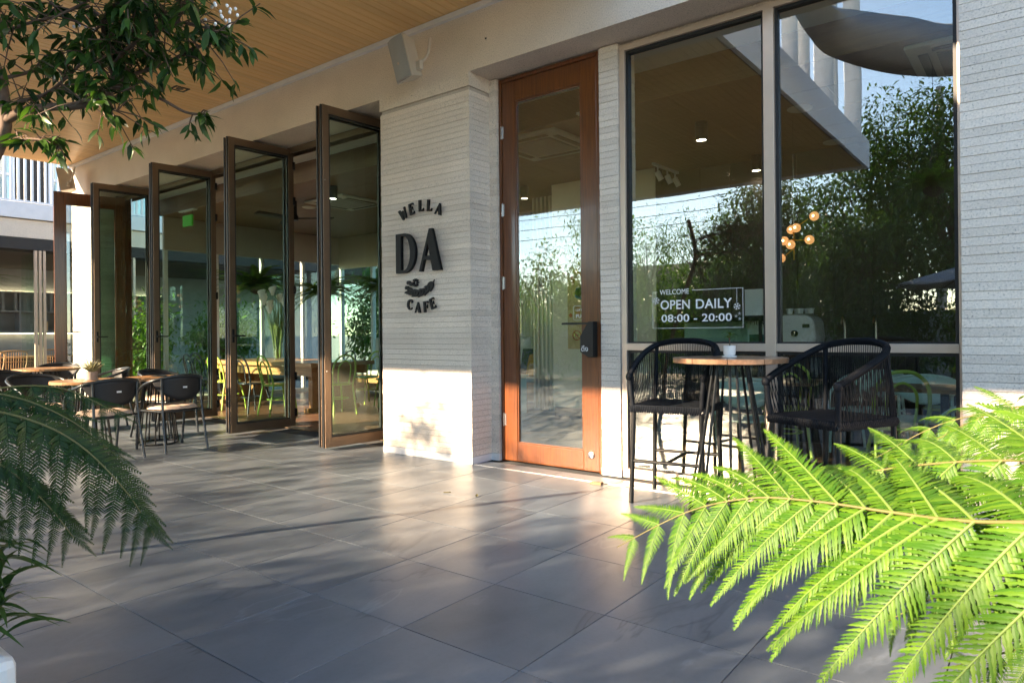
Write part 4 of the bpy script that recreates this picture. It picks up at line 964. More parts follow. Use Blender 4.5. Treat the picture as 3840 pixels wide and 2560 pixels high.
ch = thing('chandelier', 'branching brass chandelier with glowing amber glass globes in right room', 'chandelier', (-1.94, 7.0, 2.08))
GLB = [(.19, .0, .21), (-.03, .03, .105), (.03, -.03, .11), (.14, .02, -.01), (-.02, -.04, -.05), (-.10, .03, 0), (-.13, .02, -.17)]
MB().tube([(0, 0, .08), (0, 0, 1.22)], .003, 6).build('cord', 'steel', ch); MB().tube([(0, 0, -.2), (0, 0, .1)], .006, 6).build('stem', 'mustard', ch, 50)
for p in GLB:
    gl = MB().lathe([(.001, -.044)] + [(.044 * math.cos(R(a)), .044 * math.sin(R(a))) for a in range(-75, 76, 15)] + [(.001, .044)], 20, p).build('globe', 'amber_globe', ch, 60)
    MB().lathe([(.001, -.012), (.010, -.006), (.010, .006), (.001, .012)], 10, (p[0], p[1] - .040, p[2])).build('bulb', 'lamp_glow', gl, 60)
    MB().tube([(0, 0, p[2] * .5), (p[0] * .7, p[1] * .7, p[2] * .9)], .005, 6).build('arm', 'mustard', ch, 50)
# rattan chairs and counter of the far cafe
def rattan_chair():
    t = thing('rattan_chair', 'x', 'chair')
    MB().box(-.24, -.24, .42, .24, .24, .455).build('seat', 'rattan', t, None, None, 0, .01)
    for sx in (-1, 1):
        for sy in (-1, 1): MB().tube([(sx * .22, sy * .24, 0), (sx * .21, sy * .21, .42)], .014, 6).build('leg', 'rattan', t, 50)
    MB().tube(smooth_path([(-.22, -.21, .44), (-.25, -.25, .70), (-.20, -.28, .88), (.20, -.28, .88), (.25, -.25, .70), (.22, -.21, .44)]), .015, 6).build('back_hoop', 'rattan', t, 50)
    for k in range(9): MB().tube([(-.18 + k * .045, -.225, .45), (-.185 + k * .046, -.275, .87)], .006, 5).build('back_spindle', 'rattan', t, 50)
    MB().tube([(-.24, -.245, .66), (.24, -.245, .66)], .008, 5).build('cross_rail', 'rattan', t, 50)
    return t
rc = rattan_chair()
for k, (x, y, a, lab) in enumerate(((-17.9, 4.65, 95, 'rattan chair at the left edge inside the far cafe'), (-18.1, 5.15, 88, 'rattan chair in the far cafe beside the glass leaves'), (-18.6, 6.1, 80, 'rattan chair seen through the open timber door'))):
    c = rc if k == 0 else copy_tree(rc)
    c.location = (x, y, 0); c.rotation_euler = (0, 0, R(a)); c['label'] = lab; c['group'] = 'rattan chairs of the far cafe'
fb = thing('bar_counter', 'low dark timber counter inside the far cafe', 'counter', (-19.4, 5.5, 0)); MB().box(-.3, -3, 0, .3, 3, .70).build('body', 'dark_wall', fb); MB().box(-.34, -3.05, .701, .34, 3.05, .74).build('top', 'rattan', fb)
# ------------------------------------------------------------------ ferns
def pinna_mesh(name, mat, npin=26, seg=6, droop=.10, wmax=.20, lw=.0185, seed=0):
    rr = random.Random(seed)
    # unit pinna along +Y, leaflets to both sides, thin stalk; normal +Z
    m = MB()
    def ax(t): return Vector((0, t, -droop * t * t))
    for k in range(npin):
        t = .03 + .95 * k / npin; L = wmax * (min(1, .72 + t * 2.0)) * (1 - t) ** .85 + .010
        L *= rr.uniform(.86, 1.08)
        ang = R(66 - 34 * t)
        for s in (-1, 1):
            b = ax(t); a_ = ang + rr.uniform(-.09, .09); d = Vector((s * math.sin(a_), math.cos(a_), -.06 + rr.uniform(-.12, .08))); n_ = Vector((-d.y, d.x, 0)).normalized()
            W = lw * (1 - .45 * t)
            vs_ = [tuple(b)]; c0 = []
            sp, up, dn = [], [], []
            for i in range(seg + 1):
                q = i / seg; ctr = b + d * L * q + Vector((0, s * 0, -.35 * L * q * q)) + Vector((0, .10 * L * q * q, 0))
                prof = (1 - q ** 2.2) * (.75 + .25 * min(1, q * 8)); z = .62 if i % 2 else 1.0
                w = W * prof * z
                sp.append(ctr); up.append(ctr + n_ * w + Vector((0, 0, -.15 * w))); dn.append(ctr - n_ * w + Vector((0, 0, -.15 * w)))
            o = len(m.v)
            for i in range(seg + 1): m.v += [tuple(up[i]), tuple(sp[i]), tuple(dn[i])]
            for i in range(seg):
                a = o + i * 3
                m.f += [(a, a + 1, a + 4, a + 3), (a + 1, a + 2, a + 5, a + 4)]
    me = m.mesh(name, mat)
    # stalk
    return me
def stalk_mesh(name, mat, droop=.10):
    m = MB().tube([(0, t / 8 * .98, -droop * (t / 8 * .98) ** 2 + .002) for t in range(9)], [.0065 * (1 - .75 * t / 8) for t in range(9)], 5)
    return m.mesh(name, mat, 60)
def frond(root, path, npair, lmax, pinna, stalk, nrm, fwd=.55, hang=0.0, start=.10, r0=.007, rmat='rachis_brown', rnd=None, tipmin=.10, power=.55, side_k=1.0):
    P = smooth_path(path, 8); n = len(P); nrm = Vector(nrm).normalized()
    ra = MB().tube(P, [r0 * (1 - .8 * i / n) for i in range(n)], 7).build('frond', rmat, root, 60)
    for k in range(npair):
        f = start + (1 - start) * (k / npair) ** .92; i = min(int(f * (n - 1)), n - 2); u = f * (n - 1) - i
        p = P[i].lerp(P[i + 1], u); t = (P[i + 1] - P[i]).normalized()
        sidev = t.cross(nrm).normalized()
        L = lmax * max(min(1, .55 + f * 1.6) * (1 - f) ** power, tipmin)
        for s in (-1, 1):
            jit = Vector((rnd.uniform(-.13, .13), rnd.uniform(-.13, .13), rnd.uniform(-.13, .13)))
            d = (sidev * s * side_k + t * (fwd + .25 * f) + Vector((0, 0, -hang)) + jit).normalized()
            x = d.cross(nrm).normalized(); z = x.cross(d).normalized()
            M3 = Matrix((x, d, z)).transposed().to_4x4() @ Matrix.Rotation(rnd.uniform(-.2, .2), 4, 'Y')
            Lk = L * rnd.uniform(.92, 1.06)
            mw = Matrix.Translation(p) @ M3 @ Matrix.Diagonal((Lk, Lk, Lk, 1))
            j = rnd.randrange(len(pinna)); link('pinna', pinna[j], ra, mw=mw); link('midrib', stalk[j], ra, mw=mw)
    return ra
DR = (.16, .30, .42)
pb = [pinna_mesh('pinna', 'fern_bright', 42, 8, d_, .195, .0128, 5 + i) for i, d_ in enumerate(DR)]; sb = [stalk_mesh('midrib', 'stem_green', d_) for d_ in DR]
fern = thing('tree_fern', 'bright lime green tree fern spreading over the lower right foreground', 'fern', (0.75, 1.25, 0))
def loc(pts, o): return [(x - o[0], y - o[1], z - o[2]) for x, y, z in pts]
O = (0.75, 1.25, 0)
rn = random.Random(3)
MB().tube(smooth_path([(0, 0, -.12), (.01, 0, .35), (0, .01, .72)]), [.07] * 5 + [.06] * 8, 10).build('trunk', 'bark', fern, 60)
NB = (0.10, -.70, .70)
frond(fern, loc([(0.75, 1.25, .70), (0.45, 1.24, .90), (0.15, 1.24, .935), (-.10, 1.34, .885), (-.218, 1.40, .868), (-.36, 1.43, .862), (-.49, 1.44, .848), (-.62, 1.41, .805), (-.765, 1.36, .715)], O), 21, .54, pb, sb, NB, .75, .12, .08, .0048, 'rachis_brown', rn)
frond(fern, loc([(0.75, 1.25, .70), (0.62, 1.75, .95), (.35, 2.10, 1.03), (.05, 2.28, 1.0), (-.22, 2.36, .93), (-.42, 2.36, .80)], O), 16, .42, pb, sb, (0, -.6, .8), .6, .1, .10, .0048, 'rachis_brown', rn)
frond(fern, loc([(0.75, 1.25, .70), (.60, 1.12, .80), (.38, 1.06, .79), (.16, 1.10, .73), (-.02, 1.18, .64)], O), 13, .44, pb, sb, (.2, -.5, .83), .7, .15, .12, .0045, 'rachis_brown', rn)
frond(fern, loc([(0.75, 1.25, .70), (.5, 1.45, .80), (.2, 1.60, .78), (-.08, 1.72, .70), (-.3, 1.76, .58)], O), 14, .40, pb, sb, NB, .6, .15, .12, .0045, 'rachis_brown', rn)
frond(fern, loc([(0.75, 1.25, .70), (.95, 1.6, .92), (.85, 2.0, .98), (.55, 2.35, .98), (.25, 2.5, .92)], O), 14, .42, pb, sb, (-.2, -.6, .8), .6, .1, .12, .0045, 'rachis_brown', rn)
frond(fern, loc([(0.75, 1.25, .70), (.52, 1.34, .86), (.28, 1.42, .90), (.04, 1.52, .86), (-.16, 1.58, .78), (-.34, 1.60, .66)], O), 14, .42, pb, sb, (.05, -.6, .8), .7, .15, .12, .0045, 'rachis_brown', rn)
frond(fern, loc([(0.75, 1.25, .70), (.66, 1.5, .92), (.46, 1.78, 1.0), (.2, 1.95, .98), (-.04, 2.02, .90), (-.22, 2.02, .78)], O), 15, .40, pb, sb, (0, -.65, .76), .65, .12, .12, .0045, 'rachis_brown', rn)
frond(fern, loc([(0.75, 1.25, .70), (.58, 1.20, .72), (.36, 1.20, .66), (.14, 1.26, .56), (-.06, 1.34, .44)], O), 13, .42, pb, sb, (.1, -.6, .8), .7, .15, .12, .0045, 'rachis_brown', rn)
frond(fern, loc([(0.75, 1.25, .70), (.50, 1.30, .93), (.24, 1.40, .985), (-.02, 1.52, .965), (-.24, 1.60, .915), (-.42, 1.64, .845), (-.56, 1.64, .76)], O), 16, .44, pb, sb, (.05, -.68, .73), .7, .1, .12, .0045, 'rachis_brown', rn)
frond(fern, loc([(0.75, 1.25, .70), (.56, 1.28, .96), (.34, 1.55, 1.06), (.12, 1.85, 1.06), (-.10, 2.08, .99), (-.26, 2.18, .88)], O), 15, .42, pb, sb, (0, -.68, .73), .65, .1, .12, .0045, 'rachis_brown', rn)
frond(fern, loc([(0.75, 1.25, .70), (.60, 1.10, .86), (.40, 1.06, .90), (.20, 1.10, .86), (.02, 1.18, .78), (-.12, 1.24, .68)], O), 15, .40, pb, sb, (.15, -.6, .78), .7, .15, .12, .0045, 'rachis_brown', rn)
frond(fern, loc([(0.75, 1.25, .70), (.60, 1.40, .82), (.36, 1.52, .84), (.10, 1.62, .78), (-.12, 1.68, .68), (-.30, 1.70, .54)], O), 15, .42, pb, sb, NB, .7, .15, .12, .0045, 'rachis_brown', rn)
# hanging fern at left, its shade put into a darker leaf colour
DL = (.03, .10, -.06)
pd = [pinna_mesh('pinna', 'fern_shaded', 28, 8, d_, .190, .0175, 15 + i) for i, d_ in enumerate(DL)]; sd = [stalk_mesh('midrib', 'fern_shaded', d_) for d_ in DL]
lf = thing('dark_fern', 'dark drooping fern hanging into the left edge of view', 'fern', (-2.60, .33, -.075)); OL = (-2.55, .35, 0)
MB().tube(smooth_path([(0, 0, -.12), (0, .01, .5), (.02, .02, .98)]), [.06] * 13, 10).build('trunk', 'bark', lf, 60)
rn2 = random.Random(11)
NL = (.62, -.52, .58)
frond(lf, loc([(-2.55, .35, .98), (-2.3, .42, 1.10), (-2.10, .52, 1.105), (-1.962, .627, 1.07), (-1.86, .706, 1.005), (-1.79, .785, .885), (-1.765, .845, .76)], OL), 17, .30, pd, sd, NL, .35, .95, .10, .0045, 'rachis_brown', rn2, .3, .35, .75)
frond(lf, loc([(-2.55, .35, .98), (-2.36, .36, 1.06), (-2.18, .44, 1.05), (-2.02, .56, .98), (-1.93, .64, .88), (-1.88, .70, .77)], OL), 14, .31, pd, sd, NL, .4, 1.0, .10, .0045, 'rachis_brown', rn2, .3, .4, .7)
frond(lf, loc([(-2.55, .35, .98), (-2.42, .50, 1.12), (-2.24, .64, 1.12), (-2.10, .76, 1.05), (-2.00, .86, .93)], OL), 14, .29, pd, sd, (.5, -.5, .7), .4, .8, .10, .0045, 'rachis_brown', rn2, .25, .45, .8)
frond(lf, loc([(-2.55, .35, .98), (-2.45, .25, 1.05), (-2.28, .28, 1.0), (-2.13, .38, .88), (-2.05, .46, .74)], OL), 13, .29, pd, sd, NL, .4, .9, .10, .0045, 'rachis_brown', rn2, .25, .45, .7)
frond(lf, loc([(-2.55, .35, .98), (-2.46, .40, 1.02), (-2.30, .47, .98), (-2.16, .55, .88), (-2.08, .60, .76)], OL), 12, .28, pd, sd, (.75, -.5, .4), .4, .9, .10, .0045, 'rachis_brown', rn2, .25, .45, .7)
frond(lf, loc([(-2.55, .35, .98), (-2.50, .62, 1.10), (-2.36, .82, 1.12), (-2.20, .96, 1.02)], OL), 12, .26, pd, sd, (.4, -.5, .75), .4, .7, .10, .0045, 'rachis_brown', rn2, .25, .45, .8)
# ------------------------------------------------------------------ leaf clouds
def leaf_cloud(name, mat, centers, parent=None, leaf=.08, wid=.38, droop=.3, fold=.25, seed=0, loc_=None):
    # centers: array (n,3) leaf bases and directions (n,3)
    rng = np.random.default_rng(seed)
    base, d = centers; n = len(base)
    d = d / np.linalg.norm(d, axis=1, keepdims=True)
    up = np.tile(np.array([0, 0, 1.0]), (n, 1)) + rng.normal(0, .45, (n, 3))
    s = np.cross(d, up); s /= np.linalg.norm(s, axis=1, keepdims=True) + 1e-9
    nn = np.cross(s, d)
    L = (leaf * rng.uniform(.65, 1.25, n))[:, None]; W = L * wid * .5
    cv = lambda f, a, q: base + d * L * f + s * W * a + nn * (fold * np.abs(a) * W - droop * L * f * f * q)
    # 8 verts: base, two at .3, two at .65, tip, plus two midrib points
    V = np.stack([cv(0, 0, 1), cv(.3, .85, 1), cv(.3, 0, 1), cv(.3, -.85, 1), cv(.65, .8, 1), cv(.65, 0, 1), cv(.65, -.8, 1), cv(1, 0, 1)], 1).reshape(-1, 3)
    F = np.array([[0, 2, 1], [0, 3, 2], [1, 2, 5], [1, 5, 4], [2, 3, 6], [2, 6, 5], [4, 5, 7], [5, 6, 7]])
    idx = (np.arange(n)[:, None, None] * 8 + F[None]).reshape(-1, 3)
    me = bpy.data.meshes.new(name); me.vertices.add(len(V)); me.vertices.foreach_set('co', V.ravel())
    me.loops.add(idx.size); me.loops.foreach_set('vertex_index', idx.ravel().astype(np.int32))
    me.polygons.add(len(idx)); me.polygons.foreach_set('loop_start', np.arange(0, idx.size, 3, dtype=np.int32)); me.polygons.foreach_set('loop_total', np.full(len(idx), 3, dtype=np.int32))
    me.update(calc_edges=True); me.materials.append(MAT[mat])
    return link(name, me, parent, loc_)
def crown_pts(clumps, per, spread, seed, down=.3):
    rng = np.random.default_rng(seed); c = np.array(clumps)
    b = np.repeat(c, per, 0); off = rng.normal(0, 1, b.shape) * spread
    d = off / (np.linalg.norm(off, axis=1, keepdims=True) + 1e-9) + rng.normal(0, .5, off.shape) + np.array([0, 0, -down])
    return b + off, d
def make_tree(label, loc_, h_trunk, crown_c, crown_r, n_clump, per, leaf, mat, seed, spread=.22, group='garden trees', name='garden_tree', cat='tree', wid=.40, r=.09, down=.3, stems=1):
    rnd = random.Random(seed); t = thing(name, label, cat, loc_, 0, group)
    cl = []
    while len(cl) < n_clump:
        p = Vector((rnd.uniform(-1, 1), rnd.uniform(-1, 1), rnd.uniform(-1, 1)))
        if p.length < 1 and p.length > .25:
            cl.append((crown_c[0] + p.x * crown_r[0], crown_c[1] + p.y * crown_r[1], crown_c[2] + p.z * crown_r[2]))
    tk_ = MB()
    for s in range(stems):
        ox, oy = (rnd.uniform(-.25, .25), rnd.uniform(-.25, .25)) if stems > 1 else (0, 0)
        top = Vector((crown_c[0] + rnd.uniform(-.3, .3) * crown_r[0], crown_c[1] + rnd.uniform(-.3, .3) * crown_r[1], crown_c[2] + crown_r[2] * .3))
        tk_.tube(smooth_path([(ox, oy, -.15), (ox + rnd.uniform(-.1, .1), oy + rnd.uniform(-.1, .1), h_trunk * .6), (top.x * .5 + ox, top.y * .5 + oy, h_trunk), top], 5), [r * (1 - .8 * i / 15) for i in range(16)], 8)
    tk_.build('trunk', 'bark', t, 60)
    br = MB()
    for p in cl[::2]:
        a = Vector((crown_c[0] * .5, crown_c[1] * .5, h_trunk)) + Vector((rnd.uniform(-.1, .1), rnd.uniform(-.1, .1), rnd.uniform(0, crown_r[2] * .7)))
        mid = a.lerp(Vector(p), .5) + Vector((0, 0, .08)); br.tube([a, mid, Vector(p)], [r * .28, r * .18, r * .06], 5, False)
    br.build('branches', 'bark', t, 60)
    leaf_cloud('crown', mat, crown_pts(cl, per, spread, seed, down), t, leaf, wid, .3, .25, seed)
    return t
# ------------------------------------------------------------------ small flowering tree, upper left
tr_ = thing('flowering_tree', 'small branching tree with dark glossy leaves and white buds, upper left', 'tree', (-3.90, 1.00, 0)); OT = Vector((-3.90, 1.00, 0))
MB().tube(smooth_path([(-.75, -.55, -.1), (-.62, -.45, .7), (-.30, -.20, 1.45), (-.02, .01, 1.95), (.066, .069, 2.14), (.076, .078, 2.22), (.074, .077, 2.30), (.06, .064, 2.41), (.03, .044, 2.50), (-.05, .0, 2.75)]), [.030] * 24 + [.027] * 10 + [.024] * 39, 9).build('trunk', 'twig', tr_, 60)
rb = random.Random(21); tips = []
def U_(pts): return [Vector(p) - OT for p in pts]
MAIN = [[(-3.824, 1.078, 2.207), (-3.697, 1.114, 2.239), (-3.545, 1.169, 2.238), (-3.396, 1.222, 2.225), (-3.262, 1.263, 2.239), (-3.216, 1.298, 2.285), (-3.214, 1.300, 2.379), (-3.232, 1.286, 2.46), (-3.26, 1.28, 2.56)],
        [(-3.216, 1.298, 2.285), (-3.12, 1.34, 2.33), (-3.0, 1.40, 2.36), (-2.86, 1.46, 2.40), (-2.70, 1.52, 2.45)],
        [(-3.216, 1.298, 2.285), (-3.10, 1.36, 2.27), (-3.0, 1.42, 2.215), (-2.93, 1.48, 2.165), (-2.85, 1.52, 2.15)],
        [(-3.214, 1.300, 2.379), (-3.06, 1.30, 2.42), (-2.92, 1.32, 2.44), (-2.72, 1.36, 2.45), (-2.56, 1.42, 2.39)],
        [(-3.82, 1.07, 2.28), (-3.70, 1.12, 2.29), (-3.55, 1.16, 2.30), (-3.40, 1.2, 2.36), (-3.2, 1.26, 2.47), (-3.0, 1.3, 2.53)],
        [(-3.84, 1.06, 2.40), (-3.72, 1.16, 2.44), (-3.5, 1.25, 2.46), (-3.25, 1.32, 2.50), (-3.0, 1.36, 2.54), (-2.78, 1.4, 2.52)],
        [(-3.86, 1.05, 2.45), (-3.7, 1.0, 2.5), (-3.5, 1.02, 2.53), (-3.25, 1.1, 2.54), (-3.02, 1.15, 2.56)],
        [(-3.83, 1.07, 2.10), (-3.74, 1.12, 2.115), (-3.66, 1.17, 2.11), (-3.58, 1.21, 2.08)],
        [(-3.396, 1.222, 2.225), (-3.3, 1.22, 2.23), (-3.2, 1.25, 2.20), (-3.12, 1.28, 2.16)],
        [(-3.23, 1.286, 2.46), (-3.1, 1.22, 2.52), (-2.92, 1.22, 2.55), (-2.76, 1.26, 2.54), (-2.64, 1.32, 2.50)]]
brm = MB()
for k, pts in enumerate(MAIN):
    P = smooth_path(U_(pts), 6); r0 = .020 if k == 0 else .008; n = len(P)
    brm.tube(P, [r0 * (1 - .65 * i / n) + .0015 for i in range(n)], 7)
    dens = 1.0
    for i in range(5 if k else 26, n, 1):
        if k in (0,) and i < 30: continue
        for j in range(2 if k not in (2, 7) else 1):
            if k == 2 and i < n * .78: continue
            d = Vector((rb.uniform(-.5, 1), rb.uniform(-.6, .6), rb.uniform(-.35, .75))).normalized(); L = rb.uniform(.06, .24) * (1 if k not in (2, 7) else .4)
            q = P[i] + d * L + Vector((0, 0, -.02)); brm.tube([P[i], P[i].lerp(q, .5) + Vector((0, 0, .012)), q], [.0035, .0028, .002], 5, False); tips.append((q, (q - P[i]).normalized()))
brm.build('branches', 'twig', tr_, 60)
bs, ds = [], []
for q, d in tips:
    for k in range(rb.choice((3, 4, 5, 6))):
        a = rb.uniform(0, 6.28); dd = Vector((math.cos(a) * .8, math.sin(a) * .8, rb.uniform(-1.0, .1))) + d * .55
        bs.append(q - d * rb.uniform(0, .06)); ds.append(dd)
leaf_cloud('crown', 'tree_leaf', (np.array([tuple(v) for v in bs]), np.array([tuple(v) for v in ds])), tr_, .080, .32, .35, .3, 5)
bm_ = MB().lathe([(.001, -.008), (.005, -.005), (.0065, 0), (.005, .005), (.001, .008)], 8).mesh('flower_bud', 'petal', 60)
for c, m in ((Vector((-2.57, 1.44, 2.45)), 14), (Vector((-2.78, 1.28, 2.56)), 7), (Vector((-3.32, 1.2, 2.56)), 6), (Vector((-2.66, 1.50, 2.50)), 6)):
    for k in range(m): link('flower_bud', bm_, tr_, tuple(c - OT + Vector((rb.uniform(-.05, .05), rb.uniform(-.05, .05), rb.uniform(-.035, .045)))))
# planter with strappy plant, lower left corner
pn = thing('white_planter', 'white stone planter box at the lower left corner', 'planter', (-2.58, .47, 0)); 
MB().box(-.28, -.20, 0, .28, .20, .30).build('box', 'planter_white', pn, None, None, 0, .03); MB().box(-.24, -.16, .301, .24, .16, .306).build('soil', 'soil', pn)
gp = thing('strappy_plant', 'dark green strap leaved plant growing in the white planter', 'plant', (-2.50, .53, .30))
def strap_mesh(L, w, arch):
    return MB().grid(lambda u, v: (L * v * (.55 + .25 * v), (u - .5) * w * math.sin(math.pi * (.12 + .86 * v)) , L * v * .95 - arch * L * v * v), 2, 8).mesh('leaf', 'grass_blade', 80)
SMs = [strap_mesh(.22, .020, .75), strap_mesh(.30, .022, .95), strap_mesh(.17, .016, .45)]
for k in range(300):
    o = link('leaf', SMs[k % 3], gp); a = k * 2.399
    o.location = (rb.uniform(-.16, .16), rb.uniform(-.12, .12), rb.uniform(0, .26)); o.rotation_euler = (rb.uniform(-.3, .3), rb.uniform(-.5, .2), a)

# ------------------------------------------------------------------ hanging fern baskets inside and in the far cafe
hp = pinna_mesh('frond_blade', 'garden_leaf', 40, 2, 1.1, .13, .0150)
def basket(loc_, label, n=44, scale=1.0, hang=True):
    t = thing('hanging_fern', label, 'fern', loc_, 0, 'hanging fern baskets'); r2 = random.Random(int(loc_[0] * 100))
    MB().lathe([(.03, -.12), (.10, -.08), (.13, 0), (.12, 0), (.09, -.07), (.001, -.10)], 16).build('pot', 'dark_wall', t, 40)
    if hang:
        for k in range(3): a = k * 2.094; MB().tube([(.12 * math.cos(a), .12 * math.sin(a), 0), (0, 0, .55)], .003, 5).build('wire', 'black_metal', t)
    for k in range(n):
        a = k * 2.399; el = R(r2.uniform(5, 60)); L = r2.uniform(.35, .60) * scale
        o = link('frond_blade', hp, t); o.matrix_local = Matrix.Rotation(a, 4, 'Z') @ Matrix.Translation((0, .03, 0)) @ Matrix.Rotation(el, 4, 'X') @ Matrix.Diagonal((L * 1.3, L, L, 1))
for a in (((-11.2, 8.4, 2.0), 'hanging fern basket inside, leftmost against the back window'), ((-9.6, 8.6, 2.0), 'hanging fern basket inside behind the second folding door'), ((-8.45, 8.7, 1.98), 'hanging fern basket inside at the gap between folding doors'), ((-12.0, 7.4, 2.1), 'hanging fern basket near the left end glazing')): basket(*a, n=110, scale=1.7)
basket((-1.05, .50, 2.90), 'sunlit hanging fern basket reflected high at the right of window', n=110, scale=1.15)
MB().tube([(0, 0, .55), (0, 0, 1.75)], .004, 5).build('cord', 'black_metal', [o for o in bpy.data.objects if o.name.startswith('hanging_fern')][-1])
basket((-20.2, 5.05, 2.55), 'drooping fern in a pot on top of the far shelf unit', 40, 1.3, False)
# ------------------------------------------------------------------ garden in front of the terrace (seen in the reflections, shades the floor)
def shrub(label, loc_, r, h, n, per, leaf, mat, seed, **k): return make_tree(label, loc_, h * .35, (0, 0, h * .55), (r, r * .8, h * .45), n, per, leaf, mat, seed, k.pop('spread', .16), 'garden shrubs', 'garden_shrub', 'shrub', k.pop('wid', .4), .03, .2, 3)
SHR = [((-6.35, -4.9, -.13), .85, 2.55, 44, 70, .10, 'garden_leaf', 'shrub reflected at left of the big window'),
       ((-2.7, -6.6, -.13), 1.0, 2.1, 60, 80, .12, 'garden_leaf_dark', 'dark low shrub reflected right of the mullion'),
       ((-1.0, -8.2, -.13), 1.0, 2.0, 60, 70, .14, 'garden_leaf', 'broad leaved shrub reflected under the grey umbrella'),
       ((0.6, -7.6, -.13), .9, 2.2, 50, 70, .12, 'garden_leaf', 'shrub reflected at the right edge of window'),
       ((-7.9, -5.4, -.13), .9, 2.1, 44, 60, .10, 'garden_leaf', 'thin leaved shrub reflected between door and window'),
       ((-9.4, -5.8, -.13), 1.0, 2.0, 50, 60, .10, 'garden_leaf', 'leafy shrub reflected in the timber door'),
       ((-11.1, -5.8, -.13), 1.0, 1.9, 50, 60, .10, 'garden_leaf', 'leafy shrub reflected at left in the timber door'),
       ((-13.0, -5.8, -.13), 1.0, 1.8, 44, 60, .10, 'garden_leaf', 'shrub at the far left end of the garden bed'),
       ((-15.0, -6.2, -.13), 1.1, 2.0, 40, 60, .12, 'garden_leaf', 'shrub beyond the far left end of the terrace'),
       ((-7.0, -9.0, -.13), 1.3, 3.3, 80, 60, .14, 'garden_leaf', 'tall hedge shrub in front of the garden wall, centre'),
       ((-9.6, -9.6, -.13), 1.4, 3.5, 80, 60, .14, 'garden_leaf', 'tall hedge shrub in front of the garden wall, left'),
       ((-12.6, -10.0, -.13), 1.6, 3.6, 80, 60, .14, 'garden_leaf', 'tall hedge shrub in front of garden wall, far left'),
       ((-16.0, -10.0, -.13), 1.8, 3.6, 80, 60, .15, 'garden_leaf', 'tall hedge shrub at the outer left of garden wall')]
for k, (l_, r, h, n, per, lf_, m, lab) in enumerate(SHR): shrub(lab, l_, r, h, n, per, lf_, m, 40 + k)
TRS = [((-4.75, -4.9, -.13), 1.2, (0, 0, 3.0), (1.0, .8, 1.9), 140, 80, .12, 'garden_leaf_dark', 'dense dark small tree reflected beside the window mullion', .2, .36),
       ((-6.9, -7.2, -.13), 1.4, (0, 0, 3.2), (1.3, 1.0, 1.5), 80, 60, .12, 'garden_leaf', 'slender bamboo like tree reflected against bright sky', .2, .22),
       ((-8.9, -7.6, -.13), 2.0, (0, 0, 3.5), (1.2, 1.0, 1.1), 44, 50, .12, 'garden_leaf', 'slender airy tree reflected in the door glass', .2, .24),
       ((-11.0, -8.0, -.13), 2.4, (0, 0, 4.5), (1.5, 1.2, 1.4), 22, 44, .14, 'garden_leaf', 'airy tree at left of garden dappling the floor', .2, .26),
       ((-18.4, -7.6, -.13), 2.4, (0, 0, 4.2), (1.5, 1.2, 1.4), 22, 46, .14, 'garden_leaf', 'leafy tree at the far left garden corner', .22, .3),
       ((-3.4, -8.6, -.13), 2.2, (0, 0, 2.7), (1.7, 1.6, 1.4), 100, 80, .15, 'garden_leaf_dark', 'large dark tree reflected right of the mullion', .26, .42),
       ((-1.9, -11.6, -.13), 2.6, (0, 0, 4.8), (2.0, 1.8, 3.0), 140, 80, .16, 'garden_leaf_dark', 'tall dense dark tree reflected behind grey umbrella', .28, .42),
       ((-5.4, -12.5, -.13), 2.4, (0, 0, 3.6), (2.0, 1.6, 2.3), 120, 80, .16, 'garden_leaf_dark', 'broad dark tree reflected behind the chandelier', .28, .42),
       ((-3.7, -14.0, -.13), 3.0, (0, 0, 5.6), (1.7, 1.6, 3.0), 130, 70, .17, 'garden_leaf_dark', 'very tall dark tree reflected above the umbrella near canopy corner', .28, .42),
       ((-6.6, -9.6, -.13), 1.6, (0, 0, 2.6), (1.8, 1.2, 1.7), 110, 70, .15, 'garden_leaf_dark', 'dense dark tree reflected above the right end of window lettering', .26, .42),
       ((-8.5, -4.7, -.13), 2.2, (0, 0, 3.75), (.95, .5, .6), 18, 30, .13, 'garden_leaf', 'young airy tree leaning over the terrace edge', .14, .42),
       ((-7.7, -4.65, -.13), 1.5, (0, 0, 2.55), (.8, .5, .75), 10, 26, .13, 'garden_leaf', 'thin sapling at the terrace edge throwing leaf shadows', .14, .42),
       ((-10.6, -4.7, -.13), 1.8, (0, 0, 3.0), (1.0, .5, .95), 12, 28, .13, 'garden_leaf', 'thin sapling left of the terrace edge', .15, .42),
       ((0.9, -9.6, -.13), 2.6, (0, 0, 4.4), (1.8, 1.8, 2.6), 110, 70, .15, 'garden_leaf_dark', 'tall leafy tree reflected at the window right edge', .28, .42)]
for k, (l_, ht, cc, cr, n, per, lf_, m, lab, sp_, wd) in enumerate(TRS): make_tree(lab, l_, ht, cc, cr, n, per, lf_, m, 70 + k, sp_, wid=wd, r=.022 + .0006 * n)
for k, (x, y, h, lab) in enumerate(((-25, -20, 5.2, 'distant leafy tree beyond the garden wall, far left'), (-20, -19, 4.6, 'distant leafy tree beyond the garden wall, left'), (-9.5, -18.5, 4.4, 'distant leafy tree beyond the wall behind the slender trees'), (-6.2, -19, 5.0, 'distant leafy tree beyond the wall, left of the utility pole'), (1.5, -18, 5.6, 'distant leafy tree beyond the wall, right of the utility pole'), (-15.5, -17.5, 4.2, 'distant leafy tree beside the grey neighbour house'))):
    make_tree(lab, (x, y, -.13), h * .3, (0, 0, h * .58), (2.4, 1.8, h * .42), 70, 60, .24, 'garden_leaf_dark', 120 + k, .4, 'trees beyond the garden wall')
